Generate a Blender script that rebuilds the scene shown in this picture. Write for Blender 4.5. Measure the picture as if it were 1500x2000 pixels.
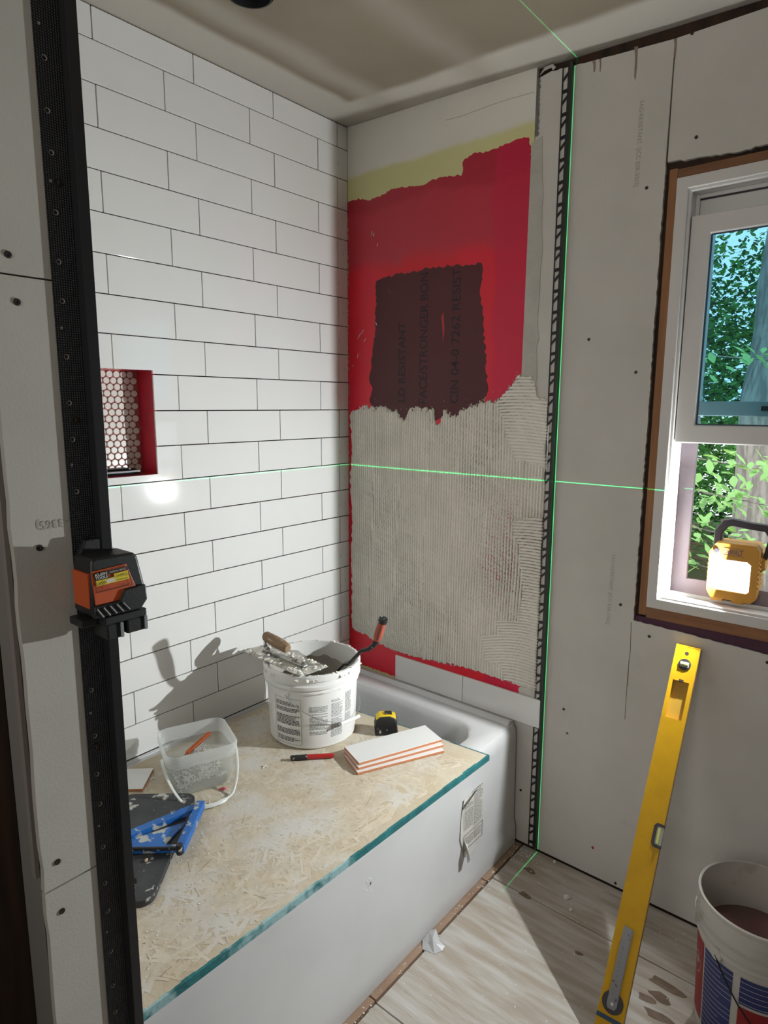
import bpy, math, random
import numpy as np
from mathutils import Vector, Matrix, Euler, noise
random.seed(7); rng = np.random.default_rng(7)
for o in list(bpy.data.objects): bpy.data.objects.remove(o)
C = bpy.context.scene.collection
PI = math.pi
# ---------------- camera ----------------
CAM = Vector((1.7817, -1.9140, 1.5407)); EUL = Euler((1.40687, -0.00392, 0.69559)); FPX = 1260.77
cd = bpy.data.cameras.new('camera'); cam = bpy.data.objects.new('camera', cd); C.objects.link(cam)
cam.location = CAM; cam.rotation_euler = EUL
cd.sensor_fit = 'VERTICAL'; cd.sensor_height = 36; cd.lens = FPX/2000*36; cd.clip_start = .02
bpy.context.scene.camera = cam
# ---------------- world, sun, lights, exposure ----------------
sc = bpy.context.scene
w = bpy.data.worlds.new('sky'); sc.world = w; w.use_nodes = True
w.node_tree.nodes['Background'].inputs[0].default_value = (.86, .94, 1, 1)
w.node_tree.nodes['Background'].inputs[1].default_value = 1.9
def light(name, kind, loc, power, col=(1,1,1), rot=None, **k):
    l = bpy.data.lights.new(name, kind); l.energy = power; l.color = col
    o = bpy.data.objects.new(name, l); C.objects.link(o); o.location = loc
    if rot: o.rotation_euler = rot
    for a, b in k.items(): setattr(l, a, b)
    return o
light('sun', 'SUN', (0, -3, 8), 3.2, (1, .95, .85), (math.radians(32), math.radians(14), 0), angle=.01)
LAMP_POWER = 23.5; LASER_POWER = 175; LEVEL_FY = -.53
LAMP = Vector((1.415, .008, 1.075))
light('fill_behind_camera', 'AREA', (1.55, -3.12, 1.9), 13, (1, .955, .90), (math.radians(95), 0, 0), shape='RECTANGLE', size=.7, size_y=1.3)  # added fill behind the camera to brighten the end wall; no doorway there
sc.view_settings.view_transform = 'Standard'; sc.view_settings.look = 'None'
sc.view_settings.exposure = 0; sc.view_settings.gamma = 1; sc.view_settings.use_curve_mapping = False

# ---------------- helpers ----------------
RM = EUL.to_matrix()
def at(px, py, ax, val):
    d = RM @ Vector(((px-750)/FPX, -(py-1000)/FPX, -1)); t = (val-CAM[ax])/d[ax]
    return CAM + d*t
def W(px, py): v = at(px, py, 1, 0); return (v.x, v.z)
class M:
    def __init__(s): s.v = []; s.f = []
    def add(s, vs, fs):
        n = len(s.v); s.v += [tuple(v) for v in vs]; s.f += [tuple(i+n for i in f) for f in fs]; return s
    def box(s, x0, x1, y0, y1, z0, z1, T=None):
        vs = [Vector((x, y, z)) for z in (z0, z1) for y in (y0, y1) for x in (x0, x1)]
        if T: vs = [T @ v for v in vs]
        return s.add(vs, [(0,2,3,1),(4,5,7,6),(0,1,5,4),(2,6,7,3),(0,4,6,2),(1,3,7,5)])
    def lathe(s, prof, n=48, T=None, cx=0, cy=0, closed=False):
        vs = []; fs = []; m = len(prof)
        for i in range(n):
            a = 2*PI*i/n
            for r, z in prof: vs.append(Vector((cx+r*math.cos(a), cy+r*math.sin(a), z)))
        if T: vs = [T @ v for v in vs]
        for i in range(n):
            k = (i+1) % n
            for j in range(m-1 if not closed else m):
                j2 = (j+1) % m
                fs.append((i*m+j, k*m+j, k*m+j2, i*m+j2))
        return s.add(vs, fs)
    def cyl(s, p0, p1, r0, r1=None, n=16):
        p0 = Vector(p0); p1 = Vector(p1); d = p1-p0; L = d.length
        T = Matrix.Translation(p0) @ d.to_track_quat('Z', 'Y').to_matrix().to_4x4()
        r1 = r0 if r1 is None else r1
        return s.lathe([(0, 0), (r0, 0), (r1, L), (0, L)], n, T)
    def tube(s, pts, r, n=8, flat=1.0):
        pts = [Vector(p) for p in pts]; vs = []; fs = []
        up = Vector((0, 0, 1))
        for i, p in enumerate(pts):
            t = (pts[min(i+1, len(pts)-1)]-pts[max(i-1, 0)]).normalized()
            u = t.cross(up)
            if u.length < .05: u = t.cross(Vector((0, 1, 0)))
            u.normalize(); v = t.cross(u); rr = r[i] if isinstance(r, (list, tuple)) else r
            for k in range(n):
                a = 2*PI*k/n; vs.append(p+u*math.cos(a)*rr+v*math.sin(a)*rr*flat)
        for i in range(len(pts)-1):
            for k in range(n): fs.append((i*n+k, i*n+(k+1) % n, (i+1)*n+(k+1) % n, (i+1)*n+k))
        fs.append(tuple(range(n))[::-1]); fs.append(tuple((len(pts)-1)*n+k for k in range(n)))
        return s.add(vs, fs)
    def prism(s, poly, a, b, mp):
        """poly 2-D, extruded a..b, mp(u,v,w) -> 3-D"""
        n = len(poly)
        vs = [mp(u, v, a) for u, v in poly]+[mp(u, v, b) for u, v in poly]
        fs = [tuple(range(n))[::-1], tuple(range(n, 2*n))]+[(i, (i+1) % n, n+(i+1) % n, n+i) for i in range(n)]
        return s.add(vs, fs)
XZ = lambda yy=0: (lambda u, v, w: Vector((u, w, v)))
mXZ = lambda u, v, w: Vector((u, w, v))
mYZ = lambda u, v, w: Vector((w, u, v))
mXY = lambda u, v, w: Vector((u, v, w))
def obj(name, mb, mat, parent=None, smooth=False, bevel=0, kind=None, label=None, seg=2, sub=0):
    me = bpy.data.meshes.new(name); me.from_pydata(mb.v, [], mb.f); me.validate()
    import bmesh
    bm = bmesh.new(); bm.from_mesh(me); bmesh.ops.recalc_face_normals(bm, faces=bm.faces); bm.to_mesh(me); bm.free()
    if mat: me.materials.append(mat)
    o = bpy.data.objects.new(name, me); C.objects.link(o)
    if parent: o.parent = parent
    if bevel:
        b = o.modifiers.new('bevel', 'BEVEL'); b.width = bevel; b.segments = seg; b.limit_method = 'ANGLE'; b.angle_limit = .6
    if sub:
        q = o.modifiers.new('sub', 'SUBSURF'); q.levels = sub; q.render_levels = sub
    if smooth:
        me.polygons.foreach_set('use_smooth', [True]*len(me.polygons))
        if not sub: me.set_sharp_from_angle(angle=.7)
    if kind: o['kind'] = kind
    if label: o['label'] = label
    return o
def inst(src, name, parent, M4=None):
    o = bpy.data.objects.new(name, src.data); C.objects.link(o)
    if parent: o.parent = parent
    if M4: o.matrix_local = M4
    return o
def thing(name, label, cat, loc=(0, 0, 0), rot=(0, 0, 0), group=None):
    o = bpy.data.objects.new(name, None); C.objects.link(o); o.empty_display_size = .05
    o.location = loc; o.rotation_euler = rot; o['label'] = label; o['category'] = cat
    if group: o['group'] = group
    return o
def tag(o, label, cat, group=None):
    o['label'] = label; o['category'] = cat
    if group: o['group'] = group
    return o
def text(s, size, mp=None, font=None, bold=0, align='LEFT'):
    cu = bpy.data.curves.new('t', 'FONT'); cu.body = s; cu.size = size; cu.offset = bold; cu.resolution_u = 3; cu.align_x = align
    o = bpy.data.objects.new('t', cu); C.objects.link(o)
    dg = bpy.context.evaluated_depsgraph_get(); me = bpy.data.meshes.new_from_object(o.evaluated_get(dg))
    m = M(); m.add([v.co.copy() for v in me.vertices], [tuple(p.vertices) for p in me.polygons])
    if mp: m.v = [tuple(mp(v[0], v[1])) for v in m.v]
    bpy.data.objects.remove(o); bpy.data.meshes.remove(me)
    return m
def fineprint(m, u0, u1, v0, v1, lh, mp, rnd, fill=.55):
    v = v1
    while v-lh > v0:
        u = u0; end = u1-(rnd.random()*(u1-u0)*.35 if rnd.random() < .25 else 0)
        if rnd.random() > .07:
            while u < end:
                wl = lh*rnd.uniform(.6, 2.6); ue = min(u+wl, end)
                n = max(1, int((ue-u)/.012))
                for i in range(n):
                    a = u+(ue-u)*i/n; b = u+(ue-u)*(i+1)/n
                    m.add([mp(a, v-lh*fill), mp(b, v-lh*fill), mp(b, v), mp(a, v)], [(0, 1, 2, 3)])
                u = ue+lh*.45
        v -= lh
# ---------------- materials ----------------
def mat(name, c, rough=.6, metal=0, c2=None, scale=8, detail=4, lo=.4, hi=.6, bump=0, bscale=None, coord='Object',
        stretch=(1, 1, 1), spec=.5, c3=None, s3=40, t3=.62, alpha=None, trans=0, w3=.04, coat=0):
    m = bpy.data.materials.new(name); m.use_nodes = True; nt = m.node_tree; N = nt.nodes; L = nt.links
    b = N['Principled BSDF']; b.inputs['Base Color'].default_value = (*c, 1)
    b.inputs['Roughness'].default_value = rough; b.inputs['Metallic'].default_value = metal
    b.inputs['Specular IOR Level'].default_value = spec; b.inputs['Coat Weight'].default_value = coat
    if trans: b.inputs['Transmission Weight'].default_value = trans
    tc = N.new('ShaderNodeTexCoord'); mp = N.new('ShaderNodeMapping'); mp.inputs['Scale'].default_value = stretch
    L.new(tc.outputs[coord], mp.inputs[0])
    out = None
    if c2:
        n = N.new('ShaderNodeTexNoise'); n.inputs['Scale'].default_value = scale; n.inputs['Detail'].default_value = detail
        L.new(mp.outputs[0], n.inputs['Vector'])
        r = N.new('ShaderNodeMapRange'); r.inputs[1].default_value = lo; r.inputs[2].default_value = hi
        L.new(n.outputs[0], r.inputs[0])
        x = N.new('ShaderNodeMix'); x.data_type = 'RGBA'; x.inputs[6].default_value = (*c, 1); x.inputs[7].default_value = (*c2, 1)
        L.new(r.outputs[0], x.inputs[0]); out = x.outputs[2]
    if c3:
        n = N.new('ShaderNodeTexNoise'); n.inputs['Scale'].default_value = s3; n.inputs['Detail'].default_value = 6
        L.new(mp.outputs[0], n.inputs['Vector'])
        r = N.new('ShaderNodeMapRange'); r.inputs[1].default_value = t3; r.inputs[2].default_value = t3+w3
        L.new(n.outputs[0], r.inputs[0])
        x = N.new('ShaderNodeMix'); x.data_type = 'RGBA'; x.inputs[7].default_value = (*c3, 1)
        if out: L.new(out, x.inputs[6])
        else: x.inputs[6].default_value = (*c, 1)
        L.new(r.outputs[0], x.inputs[0]); out = x.outputs[2]
    if out: L.new(out, b.inputs['Base Color'])
    if bump:
        n = N.new('ShaderNodeTexNoise'); n.inputs['Scale'].default_value = bscale or scale*3; n.inputs['Detail'].default_value = 5
        L.new(mp.outputs[0], n.inputs['Vector'])
        bp = N.new('ShaderNodeBump'); bp.inputs['Strength'].default_value = bump; bp.inputs['Distance'].default_value = .003
        L.new(n.outputs[0], bp.inputs['Height']); L.new(bp.outputs[0], b.inputs['Normal'])
    return m
def emit(name, c, s):
    m = bpy.data.materials.new(name); m.use_nodes = True; nt = m.node_tree
    e = nt.nodes.new('ShaderNodeEmission'); e.inputs[0].default_value = (*c, 1); e.inputs[1].default_value = s
    nt.links.new(e.outputs[0], nt.nodes['Material Output'].inputs[0]); return m
def thin_glass(name, tint, gl=.08, rough=.0, diff=0, dcol=(.8, .8, .8)):
    m = bpy.data.materials.new(name); m.use_nodes = True; nt = m.node_tree; N = nt.nodes; L = nt.links
    t = N.new('ShaderNodeBsdfTransparent'); t.inputs[0].default_value = (*tint, 1)
    g = N.new('ShaderNodeBsdfGlossy'); g.inputs['Roughness'].default_value = rough
    x = N.new('ShaderNodeMixShader'); x.inputs[0].default_value = gl
    L.new(t.outputs[0], x.inputs[1]); L.new(g.outputs[0], x.inputs[2]); o = x.outputs[0]
    if diff:
        d = N.new('ShaderNodeBsdfDiffuse'); d.inputs[0].default_value = (*dcol, 1)
        tr = N.new('ShaderNodeBsdfTranslucent'); tr.inputs[0].default_value = (*dcol, 1)
        a = N.new('ShaderNodeMixShader'); a.inputs[0].default_value = .45
        L.new(d.outputs[0], a.inputs[1]); L.new(tr.outputs[0], a.inputs[2])
        y = N.new('ShaderNodeMixShader'); y.inputs[0].default_value = diff
        L.new(o, y.inputs[1]); L.new(a.outputs[0], y.inputs[2]); o = y.outputs[0]
    L.new(o, N['Material Output'].inputs[0]); return m
TILE = mat('tile_glaze', (.80, .795, .78), .06, c2=(.77, .765, .75), scale=3, lo=.3, hi=.7, bump=.03, bscale=14)
TILE_BODY = mat('tile_biscuit', (.56, .21, .09), .8)
GROUT = mat('thinset_joint', (.030, .016, .009), .95)
BOARD = mat('drywall_paper', (.63, .60, .56), .92, c2=(.57, .545, .505), scale=5, lo=.3, hi=.7, bump=.12, bscale=260, c3=(.56, .55, .53), s3=7, t3=.66)
BOARD2 = mat('drywall_paper_dimmed', (.46, .445, .40), .92, c2=(.41, .395, .355), scale=5, lo=.3, hi=.7, bump=.14, bscale=260)  # same drywall paper, dimmer light on the partition end put into the colour
BOARDE = mat('drywall_edge', (.62, .62, .62), .95, bump=.4, bscale=200)
MUD = mat('joint_compound', (.60, .575, .53), .9, c2=(.52, .50, .46), scale=3, lo=.35, hi=.7, bump=.1, bscale=25)
WOOD = mat('framing_wood', (.24, .12, .055), .8, c2=(.15, .075, .035), scale=6, stretch=(6, 6, .6), lo=.35, hi=.65, bump=.2)
WOODX = mat('framing_wood_level', (.30, .135, .06), .7, c2=(.18, .08, .035), scale=6, stretch=(.6, 6, 6), lo=.35, hi=.65, bump=.2)
DARKWOOD = mat('shaded_framing', (.055, .026, .013), .85, c2=(.022, .012, .008), scale=5, stretch=(5, 5, .5), lo=.35, hi=.65, bump=.2)  # framing wood with the shade of unlit bays put into its colour
PORC = mat('tub_acrylic', (.66, .66, .665), .2, c2=(.60, .60, .60), scale=4, lo=.4, hi=.75, coat=.2)
WHITEP = mat('white_plastic', (.80, .80, .78), .35, c3=(.62, .59, .53), s3=30, t3=.68)
BLACK = mat('black_metal', (.022, .022, .024), .38, .3)
MORTAR = mat('wet_thinset', (.86, .825, .755), .75, c2=(.78, .75, .68), scale=9, lo=.35, hi=.7, bump=.25, bscale=160)
INK = mat('grey_ink', (.10, .10, .10), .7)
SCREW = mat('screw_metal', (.05, .045, .04), .45, .7)
VINYL = mat('window_vinyl', (.66, .64, .62), .4, c3=(.42, .38, .34), s3=26, t3=.70, bump=.05)
YEL = mat('level_yellow', (.60, .33, .005), .5, spec=.25, c2=(.54, .29, .005), scale=20, lo=.4, hi=.7, c3=(.28, .16, .02), s3=90, t3=.70)
# ---------------- numbers ----------------
P = .10657; L = .3063; ZL = 2.4811; ZC = 2.525
XW = .89                                            # face of wing wall trim / end wall trim
def struct(name, mb, m, **k):
    return obj(name, mb, m, kind='structure', **k)
# ================= FLOOR =================
FM = mat('subfloor_base', (.09, .06, .045), .9)
fl = struct('floor', M().box(-.1, 3.1, -3.3, .12, -.06, -.012), FM)
PLY = mat('dusty_plywood', (.43, .365, .295), .85, c2=(.50, .455, .40), scale=5, lo=.35, hi=.65, stretch=(1, 7, 1), bump=.5, bscale=26, c3=(.64, .62, .59), s3=5, t3=.42, w3=.4)
PLY2 = mat('plywood_strip', (.40, .27, .185), .85, c2=(.33, .21, .14), scale=9, lo=.35, hi=.65, bump=.4, bscale=60, c3=(.55, .50, .44), s3=20, t3=.62)
g = .0025
for (x0, x1, y0, y1, mm) in ((.60, .833, -.238, .0, PLY2), (.60, .833, -.80, -.242, PLY2), (.60, .833, -1.455, -.804, PLY2),
                             (.838, 3.0, -.212, .0, PLY), (.838, 3.0, -.805, -.216, PLY), (.838, 3.0, -1.62, -.809, PLY),
                             (.838, 3.0, -3.2, -1.624, PLY), (0, .833, -3.2, -1.6, PLY)):
    obj('plywood_sheet', M().box(x0+g/2, x1-g/2, y0, y1, -.012, 0), mm, fl, bevel=.001)
STN = mat('damp_stain', (.16, .105, .07), .6, c2=(.22, .155, .105), scale=30)
for px, py, a_, b_ in ((1300, 1925, .045, .018), (1262, 1950, .022, .014), (1290, 1948, .028, .014), (1130, 1862, .012, .007), (1035, 1700, .02, .012), (1025, 1748, .02, .012), (1285, 1985, .035, .014)):
    v = at(px, py, 2, 0); n_ = 14; ph = random.random()*6
    q = [(v.x+a_*math.cos(t)*(1+.25*math.sin(3*t+ph)), v.y+b_*math.sin(t)*(1+.25*math.sin(2*t+ph))) for t in [2*PI*i/n_ for i in range(n_)]]
    obj('damp_stain', M().prism(q, .0, .0004, mXY), STN, fl)
# ================= CEILING =================
cm = mat('ceiling_drywall', (.235, .20, .145), .93, c2=(.19, .16, .112), scale=2.5, lo=.35, hi=.7, bump=.1, bscale=120)
# joint compound bands: along both wall edges and in two feathered seams
nt = cm.node_tree; N = nt.nodes; Lk = nt.links; bs = N['Principled BSDF']
tc = N.new('ShaderNodeTexCoord'); sp = N.new('ShaderNodeSeparateXYZ')
nz = N.new('ShaderNodeTexNoise'); nz.inputs['Scale'].default_value = 3.5; nz.inputs['Detail'].default_value = 5
Lk.new(tc.outputs['Object'], nz.inputs['Vector']); Lk.new(tc.outputs['Object'], sp.inputs[0])
def band(coord_out, centre, half, feather, amp):
    a = N.new('ShaderNodeMath'); a.operation = 'MULTIPLY_ADD'; a.inputs[1].default_value = amp; Lk.new(nz.outputs[0], a.inputs[0]); Lk.new(coord_out, a.inputs[2])
    b = N.new('ShaderNodeMath'); b.operation = 'SUBTRACT'; b.inputs[1].default_value = centre+amp*.5; Lk.new(a.outputs[0], b.inputs[0])
    c = N.new('ShaderNodeMath'); c.operation = 'ABSOLUTE'; Lk.new(b.outputs[0], c.inputs[0])
    r = N.new('ShaderNodeMapRange'); r.interpolation_type = 'SMOOTHSTEP'; r.inputs[1].default_value = half+feather; r.inputs[2].default_value = half-feather
    Lk.new(c.outputs[0], r.inputs[0]); return r.outputs[0]
cur = bs.inputs['Base Color'].links[0].from_socket
for out, cc, hh, ff, am, colr, gain in ((sp.outputs[0], 0, .145, .02, .05, (.44, .41, .36), 1), (sp.outputs[1], 0, .15, .02, .05, (.44, .41, .36), 1),
                                  (sp.outputs[0], .24, .045, .04, .08, (.36, .33, .28), .75), (sp.outputs[0], .62, .05, .06, .10, (.32, .29, .24), .6)):
    f = band(out, cc, hh, ff, am)
    gm = N.new('ShaderNodeMath'); gm.operation = 'MULTIPLY'; gm.inputs[1].default_value = gain; Lk.new(f, gm.inputs[0])
    x = N.new('ShaderNodeMix'); x.data_type = 'RGBA'; x.inputs[7].default_value = (*colr, 1); Lk.new(cur, x.inputs[6]); Lk.new(gm.outputs[0], x.inputs[0]); cur = x.outputs[2]
Lk.new(cur, bs.inputs['Base Color'])
hc = (.368, -.752); hr = .062; m = M(); n = 40
ring = [(hc[0]+hr*math.cos(2*PI*i/n), hc[1]+hr*math.sin(2*PI*i/n)) for i in range(n)]
def edgept(a, x0, x1, y0, y1):
    dx, dy = math.cos(a), math.sin(a); t = min(((x1-hc[0])/dx if dx > 0 else (x0-hc[0])/dx) if abs(dx) > 1e-9 else 9e9,
                                               ((y1-hc[1])/dy if dy > 0 else (y0-hc[1])/dy) if abs(dy) > 1e-9 else 9e9)
    return (hc[0]+dx*t, hc[1]+dy*t)
sq = [edgept(2*PI*i/n, .22, .52, -.90, -.60) for i in range(n)]
vs = [Vector((x, y, ZC)) for x, y in ring]+[Vector((x, y, ZC)) for x, y in sq]+[Vector((x, y, ZC+.014)) for x, y in ring]
m.add(vs, [(i, (i+1) % n, n+(i+1) % n, n+i) for i in range(n)]+[(i, 2*n+i, 2*n+(i+1) % n, (i+1) % n) for i in range(n)])
m.add([Vector((x, y, ZC)) for x, y in ((.22, -.90), (.52, -.90), (.52, -.60), (.22, -.60))], [])
for x0, x1, y0, y1 in ((-.1, 3.3, -.60, .1), (-.1, 3.3, -3.3, -.90), (-.1, .22, -.90, -.60), (.52, 3.3, -.90, -.60)):
    m.box(x0, x1, y0, y1, ZC, ZC+.014)
# corner fill of the square around the hole
for i in range(n):
    a, b = sq[i], sq[(i+1) % n]
    if abs(a[0]-b[0]) > 1e-6 and abs(a[1]-b[1]) > 1e-6:
        cx = .22 if a[0] < .37 else .52; cy = -.90 if a[1] < -.75 else -.60
        m.add([(a[0], a[1], ZC), (b[0], b[1], ZC), (cx, cy, ZC)], [(0, 1, 2)])
ceil = struct('ceiling', m, cm)
ceil.rotation_euler = (0, .037, 0); ceil.location = (-.0934, 0, .0415)
obj('attic_deck', M().box(-.1, 3.1, -3.3, .12, ZC+.06, ZC+.1), DARKWOOD, ceil)
for i in range(7): obj('joist', M().box(-.1+i*.5, -.06+i*.5, -3.3, .1, ZC+.0142, ZC+.06), DARKWOOD, ceil)
dm = mat('duct_black', (.02, .02, .022), .5)
dt = obj('exhaust_duct', M().lathe([(.058, ZC-.004), (.058, ZC+.05), (.054, ZC+.05), (.054, ZC-.004)], 36, cx=hc[0], cy=hc[1], closed=True), dm, ceil, smooth=True, label='black duct collar in round ceiling hole')
obj('duct_damper', M().box(-.05, .05, -.02, .02, -.002, .002, Matrix.Translation((hc[0], hc[1], ZC+.02)) @ Euler((.5, .2, .4)).to_matrix().to_4x4()).cyl((hc[0]-.053, hc[1], ZC+.02), (hc[0]+.053, hc[1], ZC+.02), .003), dm, dt)
for px, py in ((870, 60), (945, 100), (1010, 82)):
    v = at(px, py, 2, ZC)
# ================= WALL LEFT with tiles and niche =================
NY0, NY1, NZ0, NZ1 = -1.17, -.851, 1.331, 1.640
YE = -1.456
m = M()
for y0, y1, z0, z1 in ((YE, .1, NZ1+.0112, ZC+.040), (YE, .1, 0, NZ0-.0112), (NY1+.0112, .1, NZ0-.0112, NZ1+.0112), (YE, NY0-.0112, NZ0-.0112, NZ1+.0112)):
    m.box(-.022, -.007, y0, y1, z0, z1)
m.box(-.14, -.10, -3.3, .1, 0, ZC+.04)
m.box(-.10, -.022, NY1+.012, NY1+.05, 0, ZC+.03)
wl = struct('wall_left', m, GROUT)
def tile_poly_rects(y0, y1, z0, z1):
    if y1 <= NY0 or y0 >= NY1 or z1 <= NZ0 or z0 >= NZ1: return [(y0, y1, z0, z1)]
    out = []
    if z1 > NZ1: out.append((y0, y1, NZ1, z1))
    if z0 < NZ0: out.append((y0, y1, z0, NZ0))
    a, b = max(z0, NZ0), min(z1, NZ1)
    if y0 < NY0: out.append((y0, NY0, a, b))
    if y1 > NY1: out.append((NY1, y1, a, b))
    return [r for r in out if r[1]-r[0] > .004 and r[3]-r[2] > .004]
S = (.0536, .1547); G = .0031
tiles = []
for r in range(20):
    zb = ZL-r*P; zt = ZL-(r-1)*P
    if r == 0: zt = ZC+.0375
    if r == 19: zb = ZL-19*P
    if zb < .40: continue
    ys = [0]+[-(S[r % 2]+k*L) for k in range(6)]; ys = [y for y in ys if y > YE+.01]+[YE]
    for k in range(len(ys)-1):
        rc = tile_poly_rects(ys[k+1]+G/2, ys[k]-G/2, zb+G/2, zt-G/2)
        if not rc: continue
        mm = M(); dx = random.uniform(-.0004, .0004)
        for a, b, c, d in rc: mm.box(-.0066, dx, a, b, c, d)
        t = obj('tile', mm, TILE, wl, bevel=.0008 if len(rc) == 1 else 0)
        if k == 0 and 1 <= r: tiles.append((t, zb, zt, ys[1]))
nums = ['8', '7', '7', '6', '6', '5', '5', '5', '4', '4', '4', '3', '3', '3', '2', '2', '1', '1', '1']
PEN = mat('pencil_mark', (.12, .12, .12), .8)
for i, (t, zb, zt, yj) in enumerate(tiles):
    yc = -.028 if i % 2 else -.055
    mk = text(nums[i % len(nums)], .010, lambda u, v: Vector((.0012, yc+u, (zb+zt)/2+v-.006)))
    obj('pencil_mark', mk, PEN, t)
# niche
NX = -.09
RED = mat('red_membrane', (.40, .012, .035), .35, c2=(.52, .022, .045), scale=6, lo=.3, hi=.7, bump=.25, bscale=70, c3=(.58, .46, .42), s3=24, t3=.70)
PINK = mat('pink_backer', (.36, .10, .085), .8)
m = M(); e = .003
m.box(NX-.012, NX, NY0-.01, NY1+.01, NZ0-.01, NZ1+.01)
nich = obj('niche', m, PINK, wl, label='recessed shower niche with red waterproofed sides')
obj('niche_side', M().box(NX, -.0069, NY1, NY1+.011, NZ0-.011, NZ1+.011), RED, nich, bevel=.001)
obj('niche_side', M().box(NX, -.0069, NY0-.011, NY0, NZ0-.011, NZ1+.011), RED, nich, bevel=.001)
obj('niche_sill', M().box(NX, -.0069, NY0, NY1, NZ0-.011, NZ0), RED, nich, bevel=.001)
obj('niche_head', M().box(NX, -.0069, NY0, NY1, NZ1, NZ1+.011), RED, nich, bevel=.001)
PENNY = mat('penny_glaze', (.74, .71, .66), .2)
d = .0216; proto = None
row = 0; z = NZ0+.017
while z < NZ1-.004:
    y = NY1-.014-(d/2 if row % 2 else 0)
    while y > NY0+.008:
        Tm = Matrix.Translation((NX, y, z)) @ Matrix.Rotation(PI/2, 4, 'Y')
        if proto is None:
            pm = M().lathe([(0, .0), (.0097, 0), (.0097, .0035), (.0088, .0045), (0, .0045)], 14)
            proto = obj('penny_tile', pm, PENNY, nich, smooth=True); proto.matrix_local = Tm
        else: inst(proto, 'penny_tile', nich, Tm)
        y -= d
    row += 1; z += .0187
# ================= WALL BACK (end wall + window wall) =================
WX0, WX1, WZ0, WZ1 = 1.166, 2.03, .905, 2.183
m = M()
for x0, x1, z0, z1 in ((-.1, WX0-.02, 0, ZC+.05), (WX1+.02, 3.1, 0, ZC+.05), (WX0-.02, WX1+.02, 0, WZ0-.02), (WX0-.02, WX1+.02, WZ1+.02, ZC+.05)):
    m.box(x0, x1, .0135, .11, z0, z1)
wb = struct('wall_back', m, DARKWOOD)
def rough_board(name, poly, mt, parent, y0=0, y1=.0125, amp=.0015, step=.03, rough_edges=(), label=None):
    pts = []
    n = len(poly)
    for i in range(n):
        a, b = Vector(poly[i]), Vector(poly[(i+1) % n]); d = (b-a).length
        if i in rough_edges:
            k = max(2, int(d/step*3)); nrm = Vector((-(b-a).y, (b-a).x)).normalized()
            for j in range(k): pts.append(a+(b-a)*j/k+nrm*(random.uniform(-amp, amp) if j else 0))
        else: pts.append(a)
    mm = M().prism([(p.x, p.y) for p in pts], y0, y1, mXZ)
    return obj(name, mm, mt, parent, label=label)
# painted / mudded board of the alcove
am = mat('alcove_board', (.80, .77, .70), .9, c2=(.72, .69, .63), scale=2.2, lo=.35, hi=.7, bump=.06, bscale=40)
nt = am.node_tree; N = nt.nodes; Lk = nt.links; bs = N['Principled BSDF']
tc = N.new('ShaderNodeTexCoord'); sp = N.new('ShaderNodeSeparateXYZ'); Lk.new(tc.outputs['Object'], sp.inputs[0])
nz = N.new('ShaderNodeTexNoise'); nz.inputs['Scale'].default_value = 5; nz.inputs['Detail'].default_value = 6; Lk.new(tc.outputs['Object'], nz.inputs['Vector'])
a = N.new('ShaderNodeMath'); a.operation = 'MULTIPLY_ADD'; a.inputs[1].default_value = .05; Lk.new(nz.outputs[0], a.inputs[0]); Lk.new(sp.outputs[2], a.inputs[2])
r = N.new('ShaderNodeMapRange'); r.interpolation_type = 'SMOOTHSTEP'; r.inputs[1].default_value = 2.424; r.inputs[2].default_value = 2.40; Lk.new(a.outputs[0], r.inputs[0])
x = N.new('ShaderNodeMix'); x.data_type = 'RGBA'; x.inputs[7].default_value = (.66, .64, .32, 1)
Lk.new(bs.inputs['Base Color'].links[0].from_socket, x.inputs[6]); Lk.new(r.outputs[0], x.inputs[0]); Lk.new(x.outputs[2], bs.inputs['Base Color'])
rough_board('gypsum_board', [(0, .42), (.774, .42), (.774, ZC+.011), (0, ZC+.0385)], am, wb, label='mudded alcove board with yellow primer band')
rough_board('gypsum_board', [(.776, .008), (3.0, .008), (3.0, .862), (1.6, .884), (1.1655, WZ0), (1.166, WZ1), (1.168, 2.487), (1.0, 2.498), (.82, 2.512), (.776, 2.504)], BOARD, wb, rough_edges=(2, 3, 4, 7), amp=.0014)
rough_board('gypsum_board', [(1.171, 2.187), (1.30, 2.176), (2.1, 2.178), (3.0, 2.178), (3.0, 2.49), (1.171, 2.487)], BOARD, wb, rough_edges=(0, 1), amp=.003)
rough_board('gypsum_board', [(2.05, .885), (3.0, .865), (3.0, 2.175), (2.05, 2.175)], BOARD, wb)
m = M()
for x0, x1, z0, z1 in ((1.1462, 1.1780, .8855, 2.2025), (2.0225, 2.0498, .8855, 2.2025), (1.1782, 2.0222, .8855, .9215), (1.1782, 2.0222, 2.1665, 2.2025)): m.box(x0, x1, .0137, .108, z0, z1)
obj('rough_framing', m, DARKWOOD, wb)
for px, py, c_ in ((1158, 1655, (.35, .03, .02)), (1174, 1547, (.62, .6, .57)), (1169, 1587, (.62, .6, .57)), (1474, 1617, (.62, .6, .57)), (1108, 1432, (.1, .1, .1))):
    a, b = W(px, py); obj('wall_speck', M().prism([(a+.005*math.cos(t)*random.uniform(.5, 1), b+.006*math.sin(t)*random.uniform(.5, 1)) for t in (0, .9, 1.8, 2.7, 3.6, 4.5, 5.4)], -.0015, 0, mXZ), mat('speck', c_, .8), wb)
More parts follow.
